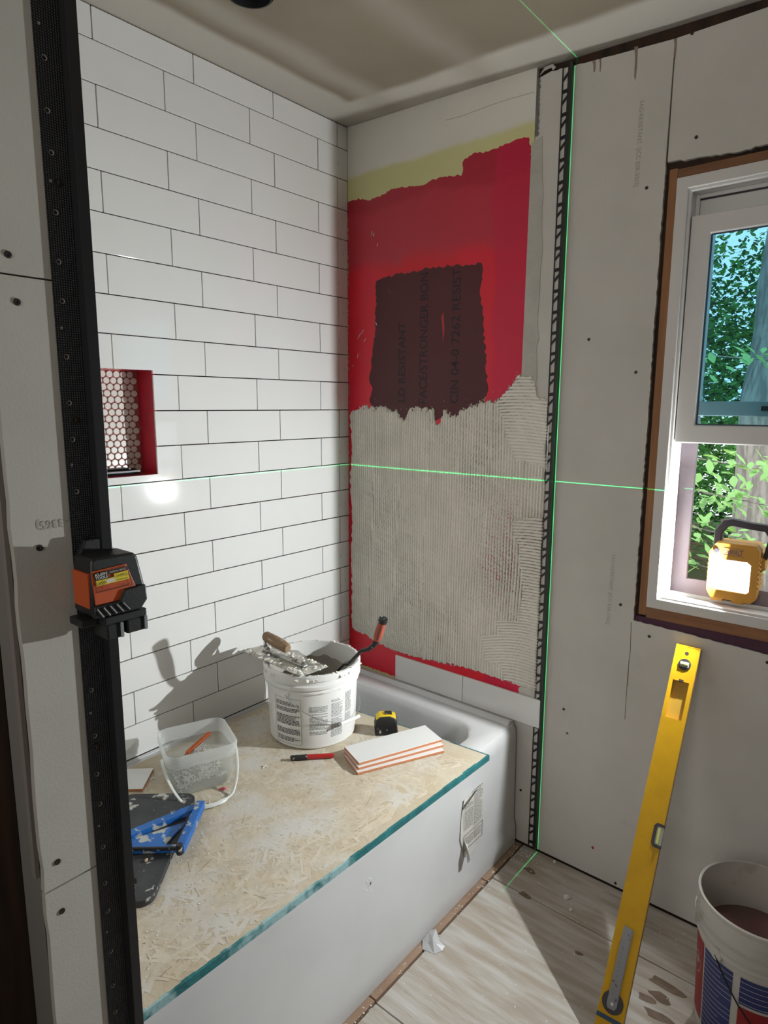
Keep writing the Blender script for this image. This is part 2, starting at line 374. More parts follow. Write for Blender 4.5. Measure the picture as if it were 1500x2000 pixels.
# mud strip beside the red paint
MUD2 = mat('mud_strip', (.52, .50, .45), .9, c2=(.45, .43, .39), scale=14, lo=.35, hi=.7, bump=.6, bscale=60)
pl = [(.766, 2.33), (.80, 2.34), (.806, 2.22)]+[(.812+random.uniform(-.004, .006), 2.2-i*.03) for i in range(24)]+[(.80, 1.46), (.76, 1.46)]
obj('mud_strip', M().prism(pl, -.0016, 0, mXZ), MUD2, wb)
# mesh tape at the top of the seam
mt = M(); TAPE = mat('mesh_tape', (.07, .07, .075), .7)
for i in range(60):
    zz = 2.345+i*.0028; mt.box(.7765-.0, .786+random.uniform(-.002, .004), -.0022, -.0016, zz, zz+.0011)
for xx in (.777, .781, .785): mt.box(xx, xx+.0006, -.0024, -.002, 2.343, 2.512)
obj('mesh_tape', mt, TAPE, wb)
# ragged torn paper over the gap, saw cut stains, pencil cracks
obj('torn_paper', M().prism([(.786, 2.512), (.80, 2.527), (.825, 2.529), (.836, 2.518), (.826, 2.512), (.822, 2.521), (.80, 2.519)], -.004, -.0005, mXZ), MUD2, wb)
STAIN = mat('glue_stain', (.26, .21, .17), .9)
for x0, z1, h, ww in ((1.062, 2.50, .085, .010), (1.165, 2.487, .05, .008), (.945, 2.50, .03, .010), (.965, 2.50, .035, .006)):
    obj('glue_stain', M().prism([(x0, z1), (x0+ww, z1), (x0+ww*1.1, z1-h*.6), (x0+ww*.9, z1-h), (x0+ww*.5, z1-h*.9), (x0+ww*.4, z1-h*.3)], -.0005, 0, mXZ), STAIN, wb)
cr = M(); pts = [W(1233, 1215), W(1231, 1270), W(1227, 1300), W(1224, 1350), W(1221, 1405)]
cr.tube([(p[0]+random.uniform(-.001, .001), -.0001, p[1]) for p in pts], .0008, 4)
cr.tube([(W(1228, 1290)[0], -.0001, W(1228, 1290)[1]), (W(1225, 1340)[0]+.002, -.0001, W(1225, 1340)[1])], .0006, 4)
obj('crack', cr, INK, wb)
ck = [W(870, 235), W(905, 226), W(925, 218), W(960, 205), W(1000, 192), W(1043, 180)]
obj('crack', M().tube([(p[0], -.0001, p[1]) for p in ck], .0006, 4), mat('hairline', (.25, .23, .2), .9), wb)
# screws
def screw_at(parent, x, y, z, axis, r=.0042):
    global scr
    T = Matrix.Translation((x, y, z)) @ (Matrix.Rotation(PI/2, 4, 'X') if axis == 'y' else Matrix.Rotation(PI/2, 4, 'Y'))
    if scr is None:
        mm = M().lathe([(r*1.1, 0), (r*1.05, .0010), (r*.8, .0012), (r*.4, .0010), (r*.3, .0004), (0, .0004)], 14)
        scr = obj('screw', mm, SCREW, parent, smooth=False); scr.matrix_local = T
    else: inst(scr, 'screw', parent, T)
scr = None
for px, py in ((1251, 89), (1352, 65), (1150, 663), (1263, 367), (1360, 268), (1242, 727), (1212, 1181), (1268, 1243), (1101, 1385), (1499, 1294), (1083, 1690), (1202, 1725), (1026, 1408), (1017, 1543), (1105, 1015)):
    if px == 1105: continue
    a, b = W(px, py); screw_at(wb, a, -.0001, b, 'y', .0042)
# board prints
FAINT = mat('board_print', (.33, .315, .30), .9)
def vprint(parent, s, p0, p1, size, mt=FAINT, yy=-.0004, flip=False):
    a = Vector((p0[0], 0, p0[1])); b = Vector((p1[0], 0, p1[1])); d = (b-a); Ln = d.length; d.normalize()
    up = Vector((d.z, 0, -d.x)) if not flip else Vector((-d.z, 0, d.x))
    t = text(s, size); wd = max(v[0] for v in t.v); k = Ln/wd
    t.v = [tuple(a+d*v[0]*k+up*v[1]+Vector((0, yy, 0))) for v in t.v]
    return obj('print', t, mt, parent)
vprint(wb, 'SAG-RESISTANT  [ICC ESR-3365]', W(1250, 197), W(1239, 365), .017, flip=True)
vprint(wb, 'SAG-RESISTANT  [ICC ESR-3365]', W(1196, 1082), W(1184, 1218), .014, flip=True)
# red membrane film with brushed edges
def ragged(poly, amp, step, seed, inward=0):
    out = []; n = len(poly); rr = random.Random(seed)
    for i in range(n):
        a, b = Vector(poly[i]), Vector(poly[(i+1) % n]); d = (b-a).length; k = max(1, int(d/step)); nn = Vector((-(b-a).y, (b-a).x)).normalized()
        for j in range(k): out.append(a+(b-a)*j/k+nn*rr.uniform(-amp, amp))
    return [(p.x, p.y) for p in out]
redp = [(0.001, 2.302), (.055, 2.303), (.106, 2.287), (.168, 2.293), (.216, 2.304), (.274, 2.301), (.364, 2.289), (.396, 2.299), (.449, 2.299), (.516, 2.29), (.519, 2.336), (.558, 2.346), (.597, 2.342), (.625, 2.343), (.68, 2.346), (.715, 2.352), (.755, 2.348), (.766, 2.299), (.775, 2.181), (.787, 2.03), (.787, 1.908), (.784, 1.816), (.781, 1.722), (.777, 1.642), (.76, 1.57), (.77, 1.2), (.79, .9), (.80, .60), (.78, .462), (.0, .468)]
rm = mat('red_membrane_wall', (.70, .010, .024), .4, c2=(.78, .014, .045), scale=2.2, lo=.35, hi=.65, bump=.22, bscale=60, c3=(.46, .06, .07), s3=9, t3=.60, w3=.14)
nt = rm.node_tree; N = nt.nodes; Lk = nt.links; bs = N['Principled BSDF']
tc = N.new('ShaderNodeTexCoord'); sp = N.new('ShaderNodeSeparateXYZ'); Lk.new(tc.outputs['Object'], sp.inputs[0])
nz = N.new('ShaderNodeTexNoise'); nz.inputs['Scale'].default_value = 4; nz.inputs['Detail'].default_value = 4; Lk.new(tc.outputs['Object'], nz.inputs['Vector'])
def ramp2(out, lo, hi, col, gain=1):
    global cur
    a = N.new('ShaderNodeMath'); a.operation = 'MULTIPLY_ADD'; a.inputs[1].default_value = .12; Lk.new(nz.outputs[0], a.inputs[0]); Lk.new(out, a.inputs[2])
    r = N.new('ShaderNodeMapRange'); r.interpolation_type = 'SMOOTHSTEP'; r.inputs[1].default_value = lo+.06; r.inputs[2].default_value = hi+.06; r.inputs[4].default_value = gain; Lk.new(a.outputs[0], r.inputs[0])
    x = N.new('ShaderNodeMix'); x.data_type = 'RGBA'; x.inputs[7].default_value = (*col, 1); Lk.new(cur, x.inputs[6]); Lk.new(r.outputs[0], x.inputs[0]); cur = x.outputs[2]
cur = bs.inputs['Base Color'].links[0].from_socket
ramp2(sp.outputs[2], 2.02, 2.10, (.46, .035, .06), .75)      # thinner dusty coat higher up
ramp2(sp.outputs[2], 2.24, 2.27, (.42, .012, .035), .8)
ramp2(sp.outputs[0], .64, .67, (.60, .008, .06), .7)       # second pass at the right
Lk.new(cur, bs.inputs['Base Color'])
obj('membrane_coat', M().prism(ragged(redp, .003, .007, 3), -.0006, 0, mXZ), rm, wb, label='brushed red waterproofing coat')
dkp = [(.144, 1.996), (.23, 2.01), (.301, 2.01), (.369, 2.014), (.477, 2.012), (.539, 2.001), (.598, 2.003), (.606, 1.952), (.598, 1.904), (.609, 1.862), (.618, 1.763), (.628, 1.696), (.636, 1.578), (.593, 1.50), (.145, 1.48), (.111, 1.563), (.124, 1.602), (.111, 1.65), (.124, 1.717), (.14, 1.811)]
dk = mat('purple_board_face', (.075, .012, .014), .55, c2=(.10, .014, .018), scale=3, lo=.35, hi=.7, bump=.1, bscale=80, c3=(.28, .02, .03), s3=11, t3=.72)
patch = obj('bare_patch', M().prism(ragged(dkp, .005, .011, 5), -.0010, -.0006, mXZ), dk, wb, label='dark maroon uncoated patch with faint lettering')
PRT = mat('board_lettering', (.03, .012, .02), .7)
def patchtext(s, x0, z0, z1, size):
    t = text(s, size, bold=.0006); wd = max(v[0] for v in t.v); k = (z1-z0)/wd
    t.v = [(x0+v[1]*-1, -.00115, z0+v[0]*k) for v in t.v]; obj('lettering', t, PRT, patch)
patchtext('LD RESISTANT', .285, 1.55, 1.84, .045)
patchtext('FACE/STRONGER BON', .385, 1.545, 2.0, .05)
patchtext('CIN 04-0 7262 RESIST', .52, 1.545, 2.0, .048)
sm = M()
for px, py, l, a in ((705, 650, .03, 2.2), (712, 642, .03, 2.3), (715, 660, .02, 2.2), (700, 690, .02, 1.8), (733, 628, .02, 1.0), (690, 712, .01, 1.7), (728, 450, .02, 1.9), (732, 455, .015, 2.2), (738, 475, .012, 1.8)):
    x0, z0 = W(px, py)
    sm.prism([(x0+math.cos(a)*l*t+math.sin(a)*.002*s*(1-abs(2*t-1)), z0-math.sin(a)*l*t*1+math.cos(a)*.002*s*(1-abs(2*t-1))) for t, s in ((0, 1), (.5, 1), (1, 0), (.5, -1))], -.0014, -.0006, mXZ)
obj('smear', sm, MUD, wb)
RS = obj('scratch', M().prism([(.345+.098, 1.845), (.449, 1.80), (.452, 1.755), (.457, 1.80), (.452, 1.86)], -.0013, -.001, mXZ), mat('scratch_red', (.45, .03, .04), .5), patch)
# tiles set on the end wall
for x0, x1 in ((.2555, .5715), (.5735, .886)):
    obj('tile', M().box(x0, x1, -.0095, -.0015, .461, .561), TILE, wb, bevel=.0008)
# ---- combed thinset: a height field with notched-trowel ridges ----
top = [W(*q) for q in ((683, 806), (700, 798), (715, 792), (735, 797), (748, 790), (760, 800), (775, 803), (790, 822), (800, 800), (815, 795), (835, 798), (848, 798), (852, 828), (862, 822), (868, 797), (880, 808), (893, 812), (900, 800), (925, 792), (950, 780), (970, 784), (978, 775), (998, 752), (1010, 735), (1028, 730), (1045, 742), (1050, 770), (1062, 778), (1078, 785))]
bot = [W(*q) for q in ((1060, 1353), (1020, 1342), (985, 1330), (930, 1310), (880, 1298), (830, 1288), (770, 1272), (735, 1255), (715, 1240), (700, 1235), (688, 1225), (684, 1222))]
nx, nzn = 560, 620
gx = np.linspace(.004, .872, nx); gz = np.linspace(.545, 1.70, nzn)
X, Z = np.meshgrid(gx, gz)
def snoise(X, Z, f, seed):
    r = np.random.default_rng(seed); out = 0*X
    for k in range(7):
        a, b = r.uniform(-f, f, 2); out = out+np.sin(a*X+b*Z+r.uniform(0, 6.3))/7**.5
    return out
tx, tz = zip(*top); bx, bz = zip(*sorted(bot))
jag = .006*snoise(X, Z, 300, 1)+.004*snoise(X, Z, 900, 2)
zt = np.interp(X, tx, tz)+jag; zb = np.interp(X, bx, bz)+.5*jag
xl = .012+.010*snoise(X*0, Z, 30, 3)*.6+.003*snoise(X*0, Z, 200, 13); xr = .862+.002*snoise(X*0, Z, 90, 4)
sd = np.minimum(np.minimum(zt-Z, Z-zb), np.minimum(X-xl, xr-X))
mask = np.clip(sd/.007, 0, 1)
def ridges(ph): c = np.abs(np.sin(PI*ph)); return np.clip((c-.22)*1.5, 0, 1)**.75
pitch = .0108
warp = .0035*snoise(X, Z, 6, 5)+.0016*snoise(X, Z*.4, 40, 6)
foot = np.clip((.68-Z)/.1, 0, 1)**2*np.clip((.4-X)/.3, 0, 1)*.05    # strokes curving near the bottom left
phase = (X-foot+warp)/pitch
seg = np.floor(X/.128+.15*np.sin(Z*3)); off = np.sin(seg*12.9)*.5   # trowel passes
H = .0078*ridges(phase+off)*(.9+.18*snoise(X, Z, 25, 7))+.0006*snoise(X, Z, 500, 8)
thin = snoise(X, Z*.5, 14, 9)
H = H+.0002-.0005*np.clip(thin, -1, 1.5)
H = np.where(snoise(X, Z, 700, 10)*np.clip(thin-.2, 0, 2) > 1.0, H-.003, H)
sb = np.abs((X/.128+.15*np.sin(Z*3)) % 1-.5); H = H+np.where(sb > .485, .0018, 0)   # little squeezed seams
def inpoly(poly):
    poly = [W(*q) for q in poly]; ins = np.zeros(X.shape, bool); n = len(poly)
    Xj = X+.003*snoise(X, Z, 250, 11); Zj = Z+.003*snoise(X, Z, 250, 12)
    for i in range(n):
        x1, z1 = poly[i]; x2, z2 = poly[(i+1) % n]
        c = ((z1 > Zj) != (z2 > Zj)) & (Xj < (x2-x1)*(Zj-z1)/(z2-z1+1e-12)+x1); ins ^= c
    return ins
hz = [((975, 775), (1000, 745), (1028, 722), (1055, 740), (1075, 775), (1068, 912), (1040, 905), (1010, 897), (992, 860), (980, 810)),
      ((1000, 1018), (1035, 1010), (1066, 1010), (1058, 1360), (985, 1340), (982, 1300), (950, 1290), (942, 1240), (975, 1238), (972, 1210), (1015, 1212), (1022, 1150), (1015, 1070))]
for k, poly in enumerate(hz):
    ins = inpoly(poly)
    ph2 = (Z+.06*(X-.7)*(1 if k == 0 else -1)+.5*(X-.80)**2*(2 if k else 1)+.002*snoise(X, Z, 30, 20+k))/(pitch*.98)
    H2 = .0075*ridges(ph2)*(.85+.25*snoise(X, Z, 40, 22+k))+.0003+.0007*snoise(X, Z, 400, 24+k)
    H = np.where(ins, H2, H)
H = (H+.0008)*mask-.0008*(1-mask)-.0002
H[sd < -.004] = -.004
# splatter just above the top edge
spl = (snoise(X, Z, 1500, 30)+snoise(X, Z, 600, 31) > 2.3) & (sd < 0) & (sd > -.03) & (Z > 1.4)
H[spl] = .0022
vs = np.stack([X.ravel(), (-.0006-H).ravel(), Z.ravel()], 1)
idx = np.arange(nx*nzn).reshape(nzn, nx)
qa = np.stack([idx[:-1, :-1].ravel(), idx[:-1, 1:].ravel(), idx[1:, 1:].ravel(), idx[1:, :-1].ravel()], 1)
hm = H.ravel()[qa].max(1) > -.0004
qa = qa[hm]
used = np.unique(qa); remap = -np.ones(nx*nzn, int); remap[used] = np.arange(len(used))
me = bpy.data.meshes.new('combed_thinset'); qn = remap[qa]
me.vertices.add(len(used)); me.vertices.foreach_set('co', vs[used].ravel())
me.loops.add(len(qn)*4); me.loops.foreach_set('vertex_index', qn.ravel().astype(np.int32))
me.polygons.add(len(qn)); me.polygons.foreach_set('loop_start', np.arange(0, len(qn)*4, 4, dtype=np.int32))
me.update(calc_edges=True); me.polygons.foreach_set('use_smooth', [True]*len(qn)); groove_shade = np.clip((.0032-H.ravel()[used])/.0026, 0, 1)*np.clip(.62+.4*snoise(X, Z*.4, 30, 40).ravel()[used], .25, 1)
ca = me.attributes.new('thin', 'FLOAT', 'POINT'); ca.data.foreach_set('value', groove_shade.astype(np.float32))  # thin mortar over membrane, plus groove shade painted in by height
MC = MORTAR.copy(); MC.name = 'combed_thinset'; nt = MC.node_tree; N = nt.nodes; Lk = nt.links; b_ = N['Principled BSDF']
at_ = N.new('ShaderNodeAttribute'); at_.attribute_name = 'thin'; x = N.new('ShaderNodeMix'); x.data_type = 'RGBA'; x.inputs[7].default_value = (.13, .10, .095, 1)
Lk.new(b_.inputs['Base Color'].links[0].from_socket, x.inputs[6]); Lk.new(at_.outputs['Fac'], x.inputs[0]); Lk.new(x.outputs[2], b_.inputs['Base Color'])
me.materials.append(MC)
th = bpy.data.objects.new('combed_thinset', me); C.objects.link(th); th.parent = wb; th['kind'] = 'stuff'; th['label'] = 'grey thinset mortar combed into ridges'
# ================= other walls =================
PAINT = mat('room_wall', (.22, .20, .18), .9)
struct('wall_right', M().box(3.0, 3.08, -3.3, .11, 0, ZC+.05), PAINT)
struct('wall_front', M().box(-.1, 3.0, -3.28, -3.2, 0, ZC+.05), mat('front_wall', (.18, .16, .14), .9))
# ================= partition (wing wall) =================
m = M().box(0, .857, -1.470, -1.4665, .002, ZC-.002)
wp = struct('wall_partition', m, mat('backer_board', (.3, .28, .26), .9))
obj('backer_board', M().box(0, .868, -1.4660, -1.457, .47, ZC+.006), BOARD, wp)
for x0 in (.82, .78, .40, .01):
    obj('stud', M().box(x0, x0+.037, -1.560, -1.4705, .04, ZC-.04), DARKWOOD, wp, bevel=.002)
obj('plate', M().box(.0, .857, -1.560, -1.4705, .002, .0395), DARKWOOD, wp)
obj('plate', M().box(.0, .857, -1.560, -1.4705, ZC-.0395, ZC-.002), DARKWOOD, wp)
obj('stud', M().box(.765, .779, -1.565, -1.475, .80, 2.2), mat('grey_offcut', (.25, .22, .2), .9), wp, label='weathered grey offcut strip')
def endboard(z0, z1, nm='gypsum_board', slope0=0, slope1=0):
    k = max(4, int((z1-z0)/.035)); left = [(-1.5865+random.uniform(-.0012, .0012), z0+(z1-z0)*i/k) for i in range(k+1)]
    poly = [(-1.458, z0), (-1.458, z1)]+left[::-1]
    mm = M().prism(poly, .858, .870, mYZ)
    return obj(nm, mm, BOARD2, wp)
endboard(.004, .8355); endboard(.8385, 1.701); endboard(1.7035, ZC+.006)
for px, py in ((15, 497), (33, 590), (77, 1070), (112, 1683), (121, 1779)):
    v = at(px, py, 0, .870); screw_at(wp, .8703, v.y, v.z, 'x')
# print, upside down and mirrored sheet edge
v0 = at(146, 1010, 0, .8705); v1 = at(70, 1012, 0, .8705)
t = text('R-3365)', .017); wd = max(v[0] for v in t.v); k = (v0.y-v1.y)/wd
t.v = [(.8706, v0.y-v[0]*k, v0.z-v[1]) for v in t.v]; obj('print', t, FAINT, wp)
# ---- metal edge trim on the partition ----
mesh_m = bpy.data.materials.new('embossed_black'); mesh_m.use_nodes = True; nt = mesh_m.node_tree; N = nt.nodes; Lk = nt.links; b = N['Principled BSDF']
b.inputs['Base Color'].default_value = (.028, .029, .033, 1); b.inputs['Roughness'].default_value = .42; b.inputs['Metallic'].default_value = .35
tc = N.new('ShaderNodeTexCoord'); mp = N.new('ShaderNodeMapping'); mp.inputs['Scale'].default_value = (1, 1, 1); Lk.new(tc.outputs['Object'], mp.inputs[0])
wv = []
for ax in ('Y', 'Z'):
    q = N.new('ShaderNodeTexWave'); q.bands_direction = ax; q.inputs['Scale'].default_value = 2*PI/.0032/20; Lk.new(mp.outputs[0], q.inputs[0]); wv.append(q)
mu = N.new('ShaderNodeMath'); mu.operation = 'MULTIPLY'; Lk.new(wv[0].outputs['Fac'], mu.inputs[0]); Lk.new(wv[1].outputs['Fac'], mu.inputs[1])
bp = N.new('ShaderNodeBump'); bp.inputs['Strength'].default_value = .8; bp.inputs['Distance'].default_value = .0012; Lk.new(mu.outputs[0], bp.inputs['Height']); Lk.new(bp.outputs[0], b.inputs['Normal'])
rr = N.new('ShaderNodeMapRange'); rr.inputs[1].default_value = .45; rr.inputs[2].default_value = .9; Lk.new(mu.outputs[0], rr.inputs[0])
x = N.new('ShaderNodeMix'); x.data_type = 'RGBA'; x.inputs[6].default_value = (.022, .023, .027, 1); x.inputs[7].default_value = (.14, .15, .17, 1); Lk.new(rr.outputs[0], x.inputs[0]); Lk.new(x.outputs[2], b.inputs['Base Color'])  # bump tops lightened in colour to paint their highlights
et = thing('edge_trim', 'black embossed metal tile edge trim running down the near partition end behind the laser', 'trim', (.8703, -1.47, .012))
Ht = ZC-.02
leg = obj('anchoring_leg', M().box(0, .0012, -.0405, -.002, 0, Ht), mesh_m, et)
obj('edge_lip', M().prism([(-.006, -.0), (-.0045, .016), (.010, .0165), (.0105, .0145), (.0, .0125), (.0, 0)], 0, Ht, lambda u, v, w: Vector((v, u, w))), BLACK, et, bevel=.0006)
hole = None; zz = .05; k = 0
while zz < Ht-.05:
    for dz, yy, rr_ in ((0, -.030, .0034), (.062, -.029, .0034), (.100, -.033, .002), (.135, -.029, .0034)):
        if zz+dz > Ht-.02 or (1.16 < zz+dz < 1.37): continue
        T = Matrix.Translation((.0013, yy, zz+dz)) @ Matrix.Rotation(PI/2, 4, 'Y') @ Matrix.Scale(rr_/.0034, 4)
        if hole is None:
            hole = obj('punched_hole', M().lathe([(.0034, .0), (.0036, .0006), (.0028, .0004), (.0024, -.0001), (0, -.0001)], 12), mat('hole_mortar', (.24, .22, .20), .8), et); hole.parent = leg; hole.matrix_local = T
        else: inst(hole, 'punched_hole', leg, T)
    zz += .185
for px, py in ((110, 355), (145, 820), (186, 1460)):
    v = at(px, py, 0, .872); T = Matrix.Translation((.0014, v.y+1.47, v.z-.012)) @ Matrix.Rotation(PI/2, 4, 'Y')
    s = inst(scr, 'screw', et, T); s.scale = (1.3, 1.3, 1.3)
# ---- ladder trim on the end wall ----
lt = thing('edge_trim', 'black tile edge trim with slotted ladder leg at the right edge of combed mortar', 'trim', (0, -.0017, .01))
m = M(); HL = 2.515-.01
m.box(.857, .8605, -.0015, 0, 0, HL)
zz = .01; k = 0
while zz < HL-.04:
    m.prism([(.8605, zz), (.874, zz+.002), (.874, zz+.012), (.8605, zz+.010)], -.0015, 0, mXZ)
    m.prism([(.8605, zz+.032), (.874, zz+.046), (.874, zz+.056), (.8605, zz+.042)], -.0015, 0, mXZ)
    zz += .062
obj('anchoring_leg', m, BLACK, lt)
obj('edge_lip', M().prism([(.8741, 0), (.8741, -.0015), (.886, -.012), (.8915, -.012), (.8925, -.0105), (.8925, 0)], 0, HL, mXY), mat('black_lip', (.016, .018, .017), .45), lt, bevel=.0004)
lab = obj('barcode_sticker', M().box(.8615, .8655, -.0022, -.0016, 1.33, 1.47), WHITEP, lt)
bm_ = M(); zz = 1.338
while zz < 1.37: bm_.box(.862, .865, -.0025, -.0022, zz, zz+random.choice((.0008, .0016))); zz += .003
q = text('A 100 MGS', .0045); q.v = [(.8645-v[1], -.0025, 1.385+v[0]) for v in q.v]; bm_.add(q.v, q.f)
obj('sticker_print', bm_, INK, lab)
CHIP = mat('plaster_chip', (.76, .75, .72), .9)
# ================= BATHTUB =================
TX = .80; RZ = .452
tub = thing('bathtub', 'white alcove bathtub with smooth apron under the strand board', 'bathtub', (0, 0, 0))
# shell: cross rings from outside floor over the rim into the basin
def rr_rect(x0, x1, y0, y1, r, n=8):
    out = []
    for cx, cy, a0 in ((x1-r, y1-r, 0), (x0+r, y1-r, PI/2), (x0+r, y0+r, PI), (x1-r, y0+r, 1.5*PI)):
        for i in range(n+1): a = a0+PI/2*i/n; out.append((cx+r*math.cos(a), cy+r*math.sin(a)))
    return out
yb = -.010; yf = -1.452
rings = [(.006, TX+.012, yf, yb, .006, .002), (.006, TX+.012, yf, yb, .006, .07), (.006, TX+.004, yf, yb, .006, .09), (.006, TX, yf, yb, .006, .40), (.006, TX-.002, yf, yb, .008, RZ-.018), (.008, TX-.010, yf, yb, .012, RZ-.004), (.014, TX-.024, yf, yb-.004, .02, RZ),
         (.055, TX-.075, yf+.06, -.105, .10, RZ), (.062, TX-.083, yf+.07, -.113, .11, RZ-.006), (.07, TX-.09, yf+.08, -.125, .11, RZ-.03), (.10, TX-.12, yf+.12, -.20, .12, .20), (.13, TX-.15, yf+.16, -.26, .12, .11), (.18, TX-.2, yf+.22, -.32, .10, .09)]
vs = []; nn = 36
for x0, x1, y0, y1, r_, z_ in rings: vs += [(a, b, z_) for a, b in rr_rect(x0, x1, y0, y1, r_)]
fs = []
for i in range(len(rings)-1):
    for k in range(nn): fs.append((i*nn+k, i*nn+(k+1) % nn, (i+1)*nn+(k+1) % nn, (i+1)*nn+k))
fs.append(tuple((len(rings)-1)*nn+k for k in range(nn)))
obj('tub_shell', M().add(vs, fs), PORC, tub, smooth=True)
obj('tile_flange', M().prism([(-.002, RZ-.01), (-.002, .4585), (-.02, .4585), (-.030, .467), (-.034, .466), (-.045, RZ+.001), (-.05, RZ-.01)], .003, TX-.016, lambda u, v, w: Vector((w, u, v))), PORC, tub, smooth=True, bevel=.002)
obj('tile_flange', M().prism([(.0015, RZ-.01), (.0015, .4555), (.012, .4545), (.016, RZ-.01)], -1.45, -.04, lambda u, v, w: Vector((u, w, v))), PORC, tub, smooth=True)
# torn paper sticker on the apron
sk = [at(*q, 0, TX+.002) for q in ((905, 1562), (922, 1545), (940, 1527), (943, 1545), (940, 1600), (937, 1640), (928, 1650), (925, 1665), (905, 1672), (897, 1640), (900, 1600))]
PAPER = mat('paper_label', (.72, .70, .66), .7, bump=.3, bscale=90)
mm = M().add([(TX+.0052+.002*math.sin(i*1.7), v.y, v.z) for i, v in enumerate(sk)]+[(TX+.0042, sum(v.y for v in sk)/len(sk), sum(v.z for v in sk)/len(sk))], [(i, (i+1) % len(sk), len(sk)) for i in range(len(sk))])
st = obj('paper_sticker', mm, PAPER, tub, label='torn white paper care sticker')
fp = M(); rnd = random.Random(3); e1 = sk[0]; f = lambda u, v: Vector((TX+.0085, u, v))
cy_ = sum(v.y for v in sk)/len(sk)
fineprint(fp, cy_-.055, cy_-.008, .225, .315, .0055, f, rnd, .4); fineprint(fp, cy_+.0, cy_+.05, .215, .345, .0055, f, rnd, .4)
fineprint(fp, cy_-.05, cy_-.004, .165, .20, .005, f, rnd, .4); fineprint(fp, cy_+.002, cy_+.045, .165, .205, .005, f, rnd, .4)
for a, b, c, d_ in ((-.058, .055, .210, .2125), (-.058, .055, .158, .1605), (-.058, -.0555, .158, .2125), (.0525, .055, .158, .2125)):
    fp.add([f(cy_+a, c), f(cy_+b, c), f(cy_+b, d_), f(cy_+a, d_)], [(0, 1, 2, 3)])
obj('fine_print', fp, INK, st)
v = at(905, 1680, 0, TX+.004)
cu = M().add([(TX+.004, v.y-.003, v.z+.075), (TX+.03, v.y-.012, v.z+.05), (TX+.034, v.y-.008, v.z+.02), (TX+.02, v.y, v.z-.004), (TX+.006, v.y+.012, v.z+.02), (TX+.006, v.y+.018, v.z+.05)], [(0, 1, 2, 5), (5, 2, 3, 4)])
obj('peeled_corner', cu, PAPER, st)
cu = M().add([(TX+.003, sk[0].y-.012, sk[0].z-.035), (TX+.022, sk[0].y+.01, sk[0].z+.005), (TX+.018, sk[1].y+.012, sk[1].z+.012), (TX+.004, sk[1].y+.03, sk[1].z-.01), (TX+.005, sk[0].y+.012, sk[0].z-.03)], [(0, 1, 2, 3, 4)])
obj('peeled_corner', cu, PAPER, st)
sf = M()
for i in range(26): a = at(722+random.gauss(0, 4), 1727+random.gauss(0, 5), 0, TX+.003); s_ = random.uniform(.001, .003); sf.box(TX+.001, TX+.0016, a.y-s_, a.y+s_, a.z-s_, a.z+s_)
obj('mortar_smear', sf, CHIP, tub, kind='stuff')
# ================= OSB BOARD =================
BT = .4685
osb_m = mat('strand_base', (.52, .43, .30), .85, c2=(.58, .51, .40), scale=14, lo=.3, hi=.7, bump=.5, bscale=70, c3=(.64, .61, .55), s3=8, t3=.57, w3=.12)
bd = thing('strand_board', 'dusty oriented strand board with teal painted edges lying across the bathtub', 'board', (.45, -.85, RZ))
bp_ = [(.846, -.276), (.828, -1.10), (.819, -1.448), (.065, -1.448), (.05, -.36), (.317, -.325), (.55, -.300)]
panel = obj('panel', M().prism([(a-.45, b+.85) for a, b in bp_], 0.0005, BT-RZ, mXY), osb_m, bd)
TEAL = mat('teal_edge_paint', (.025, .20, .21), .7, c2=(.012, .11, .12), scale=30, lo=.3, hi=.7, bump=.5, bscale=120, c3=(.30, .48, .50), s3=7, t3=.54, w3=.05)
pts = ragged(bp_[:3], 0, .02, 1)
em = M()
for (a, b) in (((.846, -.276), (.828, -1.10)), ((.828, -1.10), (.819, -1.448))):
    n = 24
    for i in range(n):
        p0 = [a[k]+(b[k]-a[k])*i/n for k in (0, 1)]; p1 = [a[k]+(b[k]-a[k])*(i+1)/n for k in (0, 1)]
        j = .0004*random.random()
        em.add([(p0[0]-.45+.0012, p0[1]+.85, -.001), (p1[0]-.45+.0012, p1[1]+.85, -.001), (p1[0]-.45+.0012, p1[1]+.85, BT-RZ+.0004), (p0[0]-.45+.0012, p0[1]+.85, BT-RZ+.0004),
                (p1[0]-.45-.003-10*j, p1[1]+.85, BT-RZ+.0006), (p0[0]-.45-.003-10*j, p0[1]+.85, BT-RZ+.0006)], [(0, 1, 2, 3), (3, 2, 4, 5)])
obj('painted_edge', em, TEAL, bd)
em = M()
for a, b in (((.846, -.276), (.55, -.300)), ((.55, -.300), (.317, -.325)), ((.317, -.325), (.05, -.36))):
    em.add([(a[0]-.45, a[1]+.8505, 0), (b[0]-.45, b[1]+.8505, 0), (b[0]-.45, b[1]+.8505, .0168), (a[0]-.45, a[1]+.8505, .0168), (b[0]-.45, b[1]+.846, .0171), (a[0]-.45, a[1]+.846, .0171)], [(0, 1, 2, 3), (3, 2, 4, 5)])
obj('painted_edge', em, TEAL, bd)
